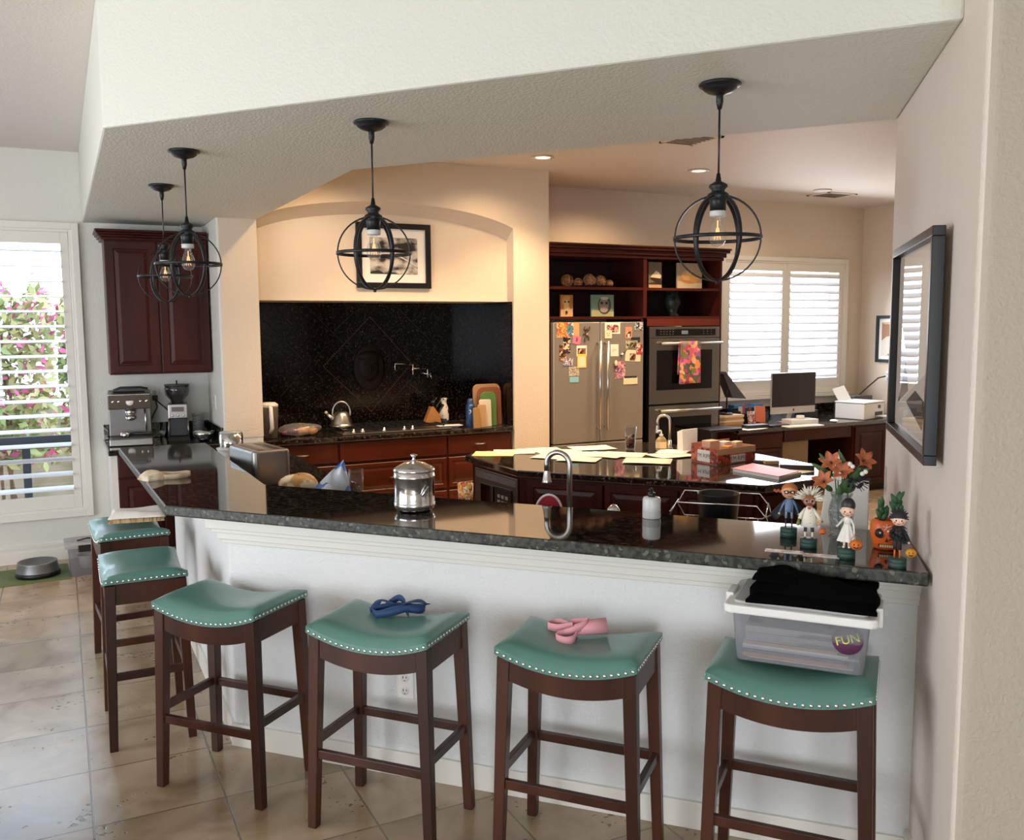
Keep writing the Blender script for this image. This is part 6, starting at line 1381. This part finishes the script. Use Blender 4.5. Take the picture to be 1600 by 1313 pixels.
q = at(1245, 656, DT); t = thing('tape_roll', 'small white roll on top of the flat white box', 'roll', (at(1250,663,DT).x, at(1250,663,DT).y, DT+.0555)); MB().lathe([(.015,0),(.04,0),(.042,.02),(.04,.035),(.015,.035)], n=20).build('roll', M_wht, t)
deskbox('keyboard', 'white slim keyboard on the desk front edge', 'keyboard', 1258, 667, .43, .12, .012, M_wht, -.08, dy=.03)
q = at(1303, 660, DT); t = thing('computer_mouse', 'white mouse on the desk', 'mouse', (q.x, q.y, DT)); MB().ball((0,0,.014), .032, 14, 1, 1.6, .5).build('shell', M_wht, t)
deskbox('black_case', 'flat black wallet in front of the organiser on the desk', 'case', 1180, 669, .26, .1, .035, M_blackp, -.05)
deskbox('notebook_stack', 'dark flat notebook on the desk left of the keyboard', 'notebook', 1215, 666, .24, .1, .015, M_blackp, .1)
t = deskbox('laptop_stack', 'dark slim laptop under papers at the left end of the desk', 'laptop', 1135, 675, .4, .25, .025, M_blackp, 0, dy=.13)
sheet('loose white papers beside the black wallet on the desk', 1170, 671, .3, .2, 10, M_paper, -IT+DT+.0, grp='loose papers on the desk')
bpy.context.view_layer.update()
o = scene.objects.get('paper_sheet.014')
# fix: place that sheet on the desk plane
q = at(1172, 670, DT); o2 = [x for x in scene.objects if x.get('label') == 'loose white papers beside the black wallet on the desk'][0]; o2.location = (q.x, q.y, DT)
q = at(1135, 662, DT)
for j in range(4):
    t = thing('file_folder', ['lowest tan file folder in the stack at the left of the desk','second tan file folder in the desk stack','third cream file folder in the desk stack','topmost pale file folder in the desk stack'][j], 'folder', (at(1132,662,DT).x+.01*(j%2), at(1132,662,DT).y+.1, DT+.0255+.024*j) if False else (PY(1132, 662, 7.3).x+.01*(j%2), 7.35, DT+.024*j), .03*j-.03, 'file folders stacked on the desk'); MB().box(-.17,.17,-.14,.14,0,.022).build('folder', mat('folder_tan%d' % (j%2), ['#b98a5c','#d8c0a0'][j%2], .7), t)
q = PY(1165, 645, 7.45); t = thing('desk_organizer', 'dark mesh organiser crammed with cards and pens', 'organizer', (PY(1172,655,7.35).x, 7.35, DT)); 
mb = MB(); mb.box(-.19,.19,-.07,-.065,0,.10); mb.box(-.19,.19,.065,.07,0,.14); mb.box(-.19,-.185,-.07,.07,0,.12); mb.box(.185,.19,-.07,.07,0,.12); mb.box(-.19,.19,-.07,.07,0,.004); mb.build('mesh_body', M_blackp, t)
ox_ = PY(1172,655,7.35).x
for j, (x, w, h, c, lb) in enumerate(((-.15,.05,.16,'#c8c0b8','white card leftmost in the desk organiser'),(-.10,.04,.17,'#a84a5a','rose coloured card in the desk organiser'),(-.05,.06,.14,'#3a3434','dark booklet in the desk organiser'),(.0,.05,.15,'#7a4440','maroon card in the desk organiser'),(.10,.04,.15,'#d8d0c8','white card at the right of the organiser'),(.15,.05,.13,'#a8506a','pink card at the right end of the organiser'))):
    o = thing('index_card', lb, 'card', (ox_+x, 7.33+.012*j, DT+.005), 0, 'cards in the desk organiser'); mm = MB().box(-w/2,w/2,-.002,.002,0,h).build('card', mat('card_c%d' % j, c, .6), o)
t = thing('orange_card', 'orange card leaning on the front of the desk organiser', 'card', (ox_+.05, 7.245, DT), .0); o = MB().box(-.065,.065,-.002,.002,0,.17).build('card', mat('orange_card','#d8683a',.6), t); o.rotation_euler = (-.2,.12,0)
t = thing('photo_card', 'small red and white photo card in front of the organiser', 'card', (ox_-.07, 7.24, DT), .0); o = MB().box(-.05,.05,-.002,.002,0,.12).build('card', X_rd, t); o.rotation_euler = (-.2,0,0)
t = thing('blue_folder_box', 'blue cardboard file box behind the desk organiser', 'file box', (PY(1165,640,7.6).x, 7.6, DT)); zt_ = PY(1165,632,7.6).z-DT
mb = MB(); mb.prismy([(-.2,0),(.2,0),(.2,zt_),(.09,zt_),(.07,zt_-.03),(-.07,zt_-.03),(-.09,zt_),(-.2,zt_)], -.05, .05); mb.build('box', mat('blue_card','#2f6ea8',.5), t)
q = PY(1132, 655, 7.5); t = thing('desk_lamp', 'black angular desk lamp leaning over the desk in front of the window', 'lamp', (PY(1134,655,7.3).x, 7.3, DT+.1))
def dl(px, py, y=7.3): v_ = PY(px, py, y); return Vector((v_.x-PY(1134,655,7.3).x, y-7.3, v_.z-DT-.1))
MB().lathe([(.0001,0),(.07,0),(.07,.012),(.0001,.014)], n=24, close=False).build('lamp_base', M_blackp, t)
MB().tube([dl(1134.5,650), dl(1137,598)], .008, 8).build('lamp_pole', M_black, t)
mb = MB(); p_ = [dl(1128,584), dl(1132,581), dl(1164,623), dl(1143,622)]; mb.hexa([(v.x, -.02, v.z) for v in p_], [(v.x, .10, v.z) for v in p_]); mb.build('lamp_head', mat('dark_grey_shade','#3a3a3c',.5), t)
# printer
pq = at(1345, 656, DT); t = thing('printer', 'white inkjet printer with raised paper tray at the right end of the desk', 'printer', (7.72, 7.06, DT), R_(14))
MB().box(-.22,.20,-.17,.17,0,.17).build('printer_body', M_wht, t, bev=.01)
MB().box(-.225,.205,-.175,.175,.171,.185).build('scanner_lid', mat('printer_lid','#d6d3cc',.4), t, bev=.005)
MB().box(-.0,.15,-.176,-.17,.035,.075).build('output_slot', M_blackp, t); MB().box(.0,.15,-.30,-.176,.03,.036).build('output_tray', M_wht, t)
MB().box(.06,.11,-.176,-.17,.11,.145).build('control_screen', M_gloss, t)
o = MB().box(-.14,.10,-.002,.002,0,.17).build('paper_support', M_wht, t); o.location = (-.06,.13,.18); o.rotation_euler = (-.5,-.12,0)
t = thing('router_box', 'flat grey device behind the printer', 'device', (8.05, 7.42, DT)); MB().box(-.14,.14,-.1,.1,0,.21).build('body', mat('device_grey','#4c4a46',.5), t, bev=.006)
t = thing('power_cord', 'black cord running from the printer up to a wall outlet', 'cord'); a = PX(1384, 588, 8.36)
mb = MB(); mb.tube([(8.36,a.y,a.z),(8.30,a.y+.05,a.z-.02),(8.2,7.45,a.z-.16),(8.08,7.47,a.z-.26),(7.98,7.48,DT+.215)], .008, 6); mb.build('cord', M_blackp, t)
plate('wall_outlet', 'white outlet on the far office wall above the printer', 'outlet', (8.4, a.y, a.z), -PI/2, 'outlet')
q = at(1290, 655, DT); deskbox('hard_drive', 'black device behind the mouse on the desk', 'device', 1292, 657, .2, .14, .09, M_blackp, 0, dy=.3)
t = deskbox('speaker', 'small black upright speaker right of the computer', 'speaker', 1282, 650, .05, .06, .16, M_blackp, 0, dy=.25)
# ================================================================== ON THE STOOLS
def onstool(i, px, py, z): q = P(px, py, z); return q
q = P(222, 812, .765); t = thing('folded_towel', 'folded white and brown patterned towel on the farthest stool', 'towel', (.325, 5.13, .772), R_(-8))
mb = MB(); fold(mb, .27, .21, .022, 2, .004, pw=8); mb.build('lower_fold', mat('brown_stripe_cloth','#8a6238',.85,c2='#c9ab7a',scale=12,stretch=(8,1,1)), t, )
mb = MB(); fold(mb, .265, .20, .024, 5, .005, z0=.022, pw=8); mb.build('upper_fold', mat('white_print_cloth','#e8e2d8',.85,c2='#cbb79a',scale=9,lo=.55,hi=.7), t)
q = P(622, 960, .735); t = thing('strap_bundle', 'tangled blue fabric strap on a green stool seat', 'strap', (q.x, q.y, .732), R_(-48))
M_blu = mat('blue_webbing','#1c3a66',.7)
for pts_ in ([(-.10,-.03,.01),(-.05,-.06,.015),(.02,-.03,.03),(.09,.01,.02),(.08,.05,.015),(0,.04,.02),(-.07,.0,.02),(-.11,-.03,.012)],
             [(-.02,-.02,.02),(.03,.0,.04),(.08,.03,.045),(.10,.055,.03),(.05,.06,.02),(-.03,.02,.03),(-.09,.02,.035),(-.1,-.02,.02)],
             [(-.08,.05,.012),(-.04,.07,.035),(.0,.05,.03),(.03,.01,.02),(.06,-.02,.012)], [(-.06,-.07,.012),(-.0,-.05,.02),(.06,-.01,.03),(.1,.04,.02)]):
    mb = MB(); ribbon(mb, [(a*.9, b2*1.0, c*1.15) for a, b2, c in pts_], .024, .0013, flat=(pts_[0][0] == -.02)); mb.build('strap_loop', M_blu, t)
MB().band((-.085,.0,.022), .008, .004, .002, (0,0,1), (1,0,0), 16).build('buckle', M_chrome, t)
q = P(900, 993, .735); t = thing('strap_bundle', 'pink rolled fabric bundle on a green stool seat', 'strap', (q.x, q.y, .732), R_(-48))
M_pik = mat('pink_webbing','#d8949c',.75)
mb = MB(); mb.tube([(-.0,-.01,.025),(.05,.02,.032),(.095,.04,.034)], [.018,.026,.028], 14); mb.build('rolled_fabric', M_pik, t)
for pts_ in ([(-.02,.0,.03),(-.06,.03,.03),(-.09,.03,.025),(-.1,0,.025),(-.06,-.01,.025),(-.01,-.0,.035)], [(-.02,-.03,.02),(-.05,-.06,.012),(-.02,-.08,.01),(.01,-.07,.012),(.015,-.04,.02)], [(-.05,-.04,.012),(0,-.03,.03),(.04,0,.05),(.02,.04,.04),(-.03,.04,.03)]):
    mb = MB(); ribbon(mb, pts_, .026, .0015); mb.build('strap_loop', M_pik, t)
# storage bin
sang = R_(-50.5); bc = P(1246, 1044, .757); inw = Vector((-math.sin(sang), math.cos(sang))); bc2 = Vector((bc.x, bc.y))+inw*.13
t = thing('storage_bin', 'clear plastic storage bin with a white lid on the rightmost stool', 'storage bin', (bc2.x, bc2.y, .757), sang)
M_clear = thin('clear_plastic','#f2f3f5',.15,1.4,haze=.28,hc='#c9ccd2'); bw, bd_, bh = .365, .245, .165
mb = MB()
def shell(w0, d0, w1, d1, z0, z1, th_, r=.02):
    def rr_(w, d, z, r=r):
        o_ = []
        for (cx_, cy_, a0) in ((w/2-r, d/2-r, 0), (-w/2+r, d/2-r, PI/2), (-w/2+r, -d/2+r, PI), (w/2-r, -d/2+r, 1.5*PI)):
            for k in range(5): a = a0+PI/2*k/4; o_.append((cx_+r*math.cos(a), cy_+r*math.sin(a), z))
        return o_
    vs = rr_(w0, d0, z0)+rr_(w1, d1, z1); n = 20; m_ = MB(); m_.add(vs, [(i, (i+1)%n, (i+1)%n+n, i+n) for i in range(n)]+[tuple(range(n))[::-1]], False); return m_
shell(bw, bd_, bw+.03, bd_+.025, 0, bh, .002).build('clear_body', M_clear, t, solid=.002)
mb = MB(); rbox(mb, bw+.075, bd_+.065, bh-.014, bh+.012, .025); mb.build('lid', mat('white_lid','#e8e8e6',.3), t, bev=.006)
mb = MB(); rbox(mb, bw+.02, bd_+.02, bh+.012, bh+.022, .02); mb.build('lid_panel', mat('frosted_panel','#c9c8c8',.3,trans=.3), t, bev=.003)
for sx in (-1,1): MB().box(sx*(bw/2+.035)-.012, sx*(bw/2+.035)+.012, -.05, .05, bh-.04, bh+.02).build('latch', mat('white_lid','#e8e8e6',.3), t, bev=.004)
st = MB().lathe([(.0001,0),(.055,0),(.055,.001),(.0001,.001)], n=28, close=False).build('round_sticker', mat('sticker_purple','#5c2c50',.5), t); st.location = (bw/2-.045, -bd_/2-.006, bh-.03-.03); st.rotation_euler = (PI/2-.07,0,0); st.scale = (.8,.8,1)
text('lettering', 'FUN', .045, mat('sticker_yellow','#d6dc4a',.5), st, (0,0,.0015), (0,0,.3), .0002)
z_ = .757+.003; ct_, stn = math.cos(sang), math.sin(sang)
docs = [('#e8e6ea',.30,.004,'white flat folder at the bottom of the clear bin'),('#c48a6a',.32,.014,'tan folder second from the bottom in the clear bin'),('#5a5468',.33,.010,'dark grey folder in the clear bin'),('#b8b4bc',.33,.008,'lilac grey folder in the clear bin'),('#e6e2dc',.32,.008,'white folder in the middle of the clear bin'),('#c09a78',.30,.010,'kraft envelope in the clear bin'),('#a9a8a6',.31,.028,'thick grey newspaper bundle in the clear bin'),('#bcbab6',.31,.022,'topmost grey newspaper in the clear bin')]
for j, (c, w_, h_, lb) in enumerate(docs):
    o = thing('document_folder', lb, 'papers', (bc2.x+.005*math.cos(j*2), bc2.y, z_), sang+.01*math.sin(j*3), 'papers inside the clear bin')
    MB().box(-w_/2-.005, w_/2-.02*(j%3), -.105, .10, 0, h_*.9).build('sheets', mat('doc%d' % j, c, .7, **({'c2': '#77787a', 'scale': 6, 'stretch': (1,1,9), 'lo': .5, 'hi': .6} if j > 5 else {})), o); z_ += h_
# black garment on the lid
t = thing('folded_black_garment', 'folded black velvet garment draped on the storage bin lid', 'garment', (bc2.x-.012, bc2.y-.028, .757+bh+.0225), sang+.02)
M_blk = mat('black_velvet','#030303',.95,spec=.05)
mb = MB(); fold(mb, .37, .23, .042, 9, .007, pw=4); o = mb.build('lower_layer', M_blk, t); o.location = (.015,0,0)
mb = MB(); fold(mb, .35, .21, .040, 12, .012, z0=.030, pw=3); o = mb.build('upper_layer', M_blk, t); o.location = (.02,.005,0)
mb = MB(); fold(mb, .13, .15, .020, 15, .006, z0=.062, pw=4); o = mb.build('left_fold', M_blk, t); o.location = (-.09,-.01,0)
# ================================================================== FLOOR PROPS
t = thing('floor_mat', 'green rubber mat under the pet bowl by the left window', 'mat', (-.42, 7.30, 0), R_(3)); MB().box(-.42,.40,-.25,.22,.001,.006).build('mat', mat('green_mat','#5c7040',.7), t, bev=.002)
q = P(60, 905, .02); t = thing('pet_bowl', 'grey metal pet bowl with a black rubber base on the green mat', 'pet bowl', (-.225, 7.27, .0065))
MB().lathe([(.0001,0),(.145,0),(.15,.02),(.145,.035),(.0001,.035)], n=36, close=False).build('rubber_base', M_blackp, t)
MB().lathe([(.143,.035),(.128,.09),(.131,.102),(.120,.104),(.100,.055),(.085,.04),(.0001,.038)], n=36, close=False).build('bowl', mat('pewter_bowl','#77787a',.4,.6), t)
q = P(138, 880, .0); t = thing('pet_food_bin', 'clear lidded plastic tub with a white scoop inside on the floor', 'bin', (.108, 7.23, 0), R_(2))
M_tub = thin('cloudy_tub','#f2f2f4',.15,1.4,haze=.2,hc='#b9b6c0')
shell(.24,.24,.27,.27,0,.21,.002).build('tub_body', M_tub, t, solid=.003)
mb = MB(); rbox(mb, .31,.31,.21,.235,.03); mb.build('tub_lid', mat('cloudy_lid','#d0cfd4',.2,trans=.5), t, bev=.005)
MB().box(-.07,.07,-.165,-.15,.185,.235).build('black_latch', M_blackp, t, bev=.003); MB().tube([(-.07,0,.237),(0,0,.25),(.07,0,.237)], .006, 8).build('lid_handle', M_blackp, t)
q = thing('food_scoop', 'white plastic cup scoop inside the clear pet food tub', 'scoop', (.10, 7.18, .045), .3); MB().lathe([(.0001,0),(.045,0),(.062,.09),(.066,.095),(.058,.09),(.042,.005),(.0001,.004)], n=24, close=False).build('cup', M_wht, q); MB().tube([(.055,0,.085),(.09,.02,.105)], .010, 8).build('handle', M_wht, q)
# cream armchair just inside the left edge of the view
sb = P(2, 1090, .45); t = thing('cream_armchair', 'cream upholstered chair barely visible at the left edge', 'armchair', (-.40-.30, 3.35, 0), 0)
mb = MB(); rbox(mb, .72, .70, .08, .44, .1); mb.build('seat_base', mat('cream_upholstery','#cdbfa6',.85), t, bev=.04, seg=4)
for sx in (-1,1): mb = MB(); rbox(mb, .13, .7, .08, .62, .06); o = mb.build('armrest', mat('cream_upholstery','#cdbfa6',.85), t, bev=.04, seg=4); o.location = (sx*.33,0,0)
mb = MB(); rbox(mb, .72, .14, .08, .85, .06); o = mb.build('backrest', mat('cream_upholstery','#cdbfa6',.85), t, bev=.04, seg=4); o.location = (0,-.32,0)
for sx in (-1,1):
    for sy in (-1,1): MB().cyl((sx*.29,sy*.28,0),(sx*.29,sy*.28,.08), .02).build('leg', M_stool, t)
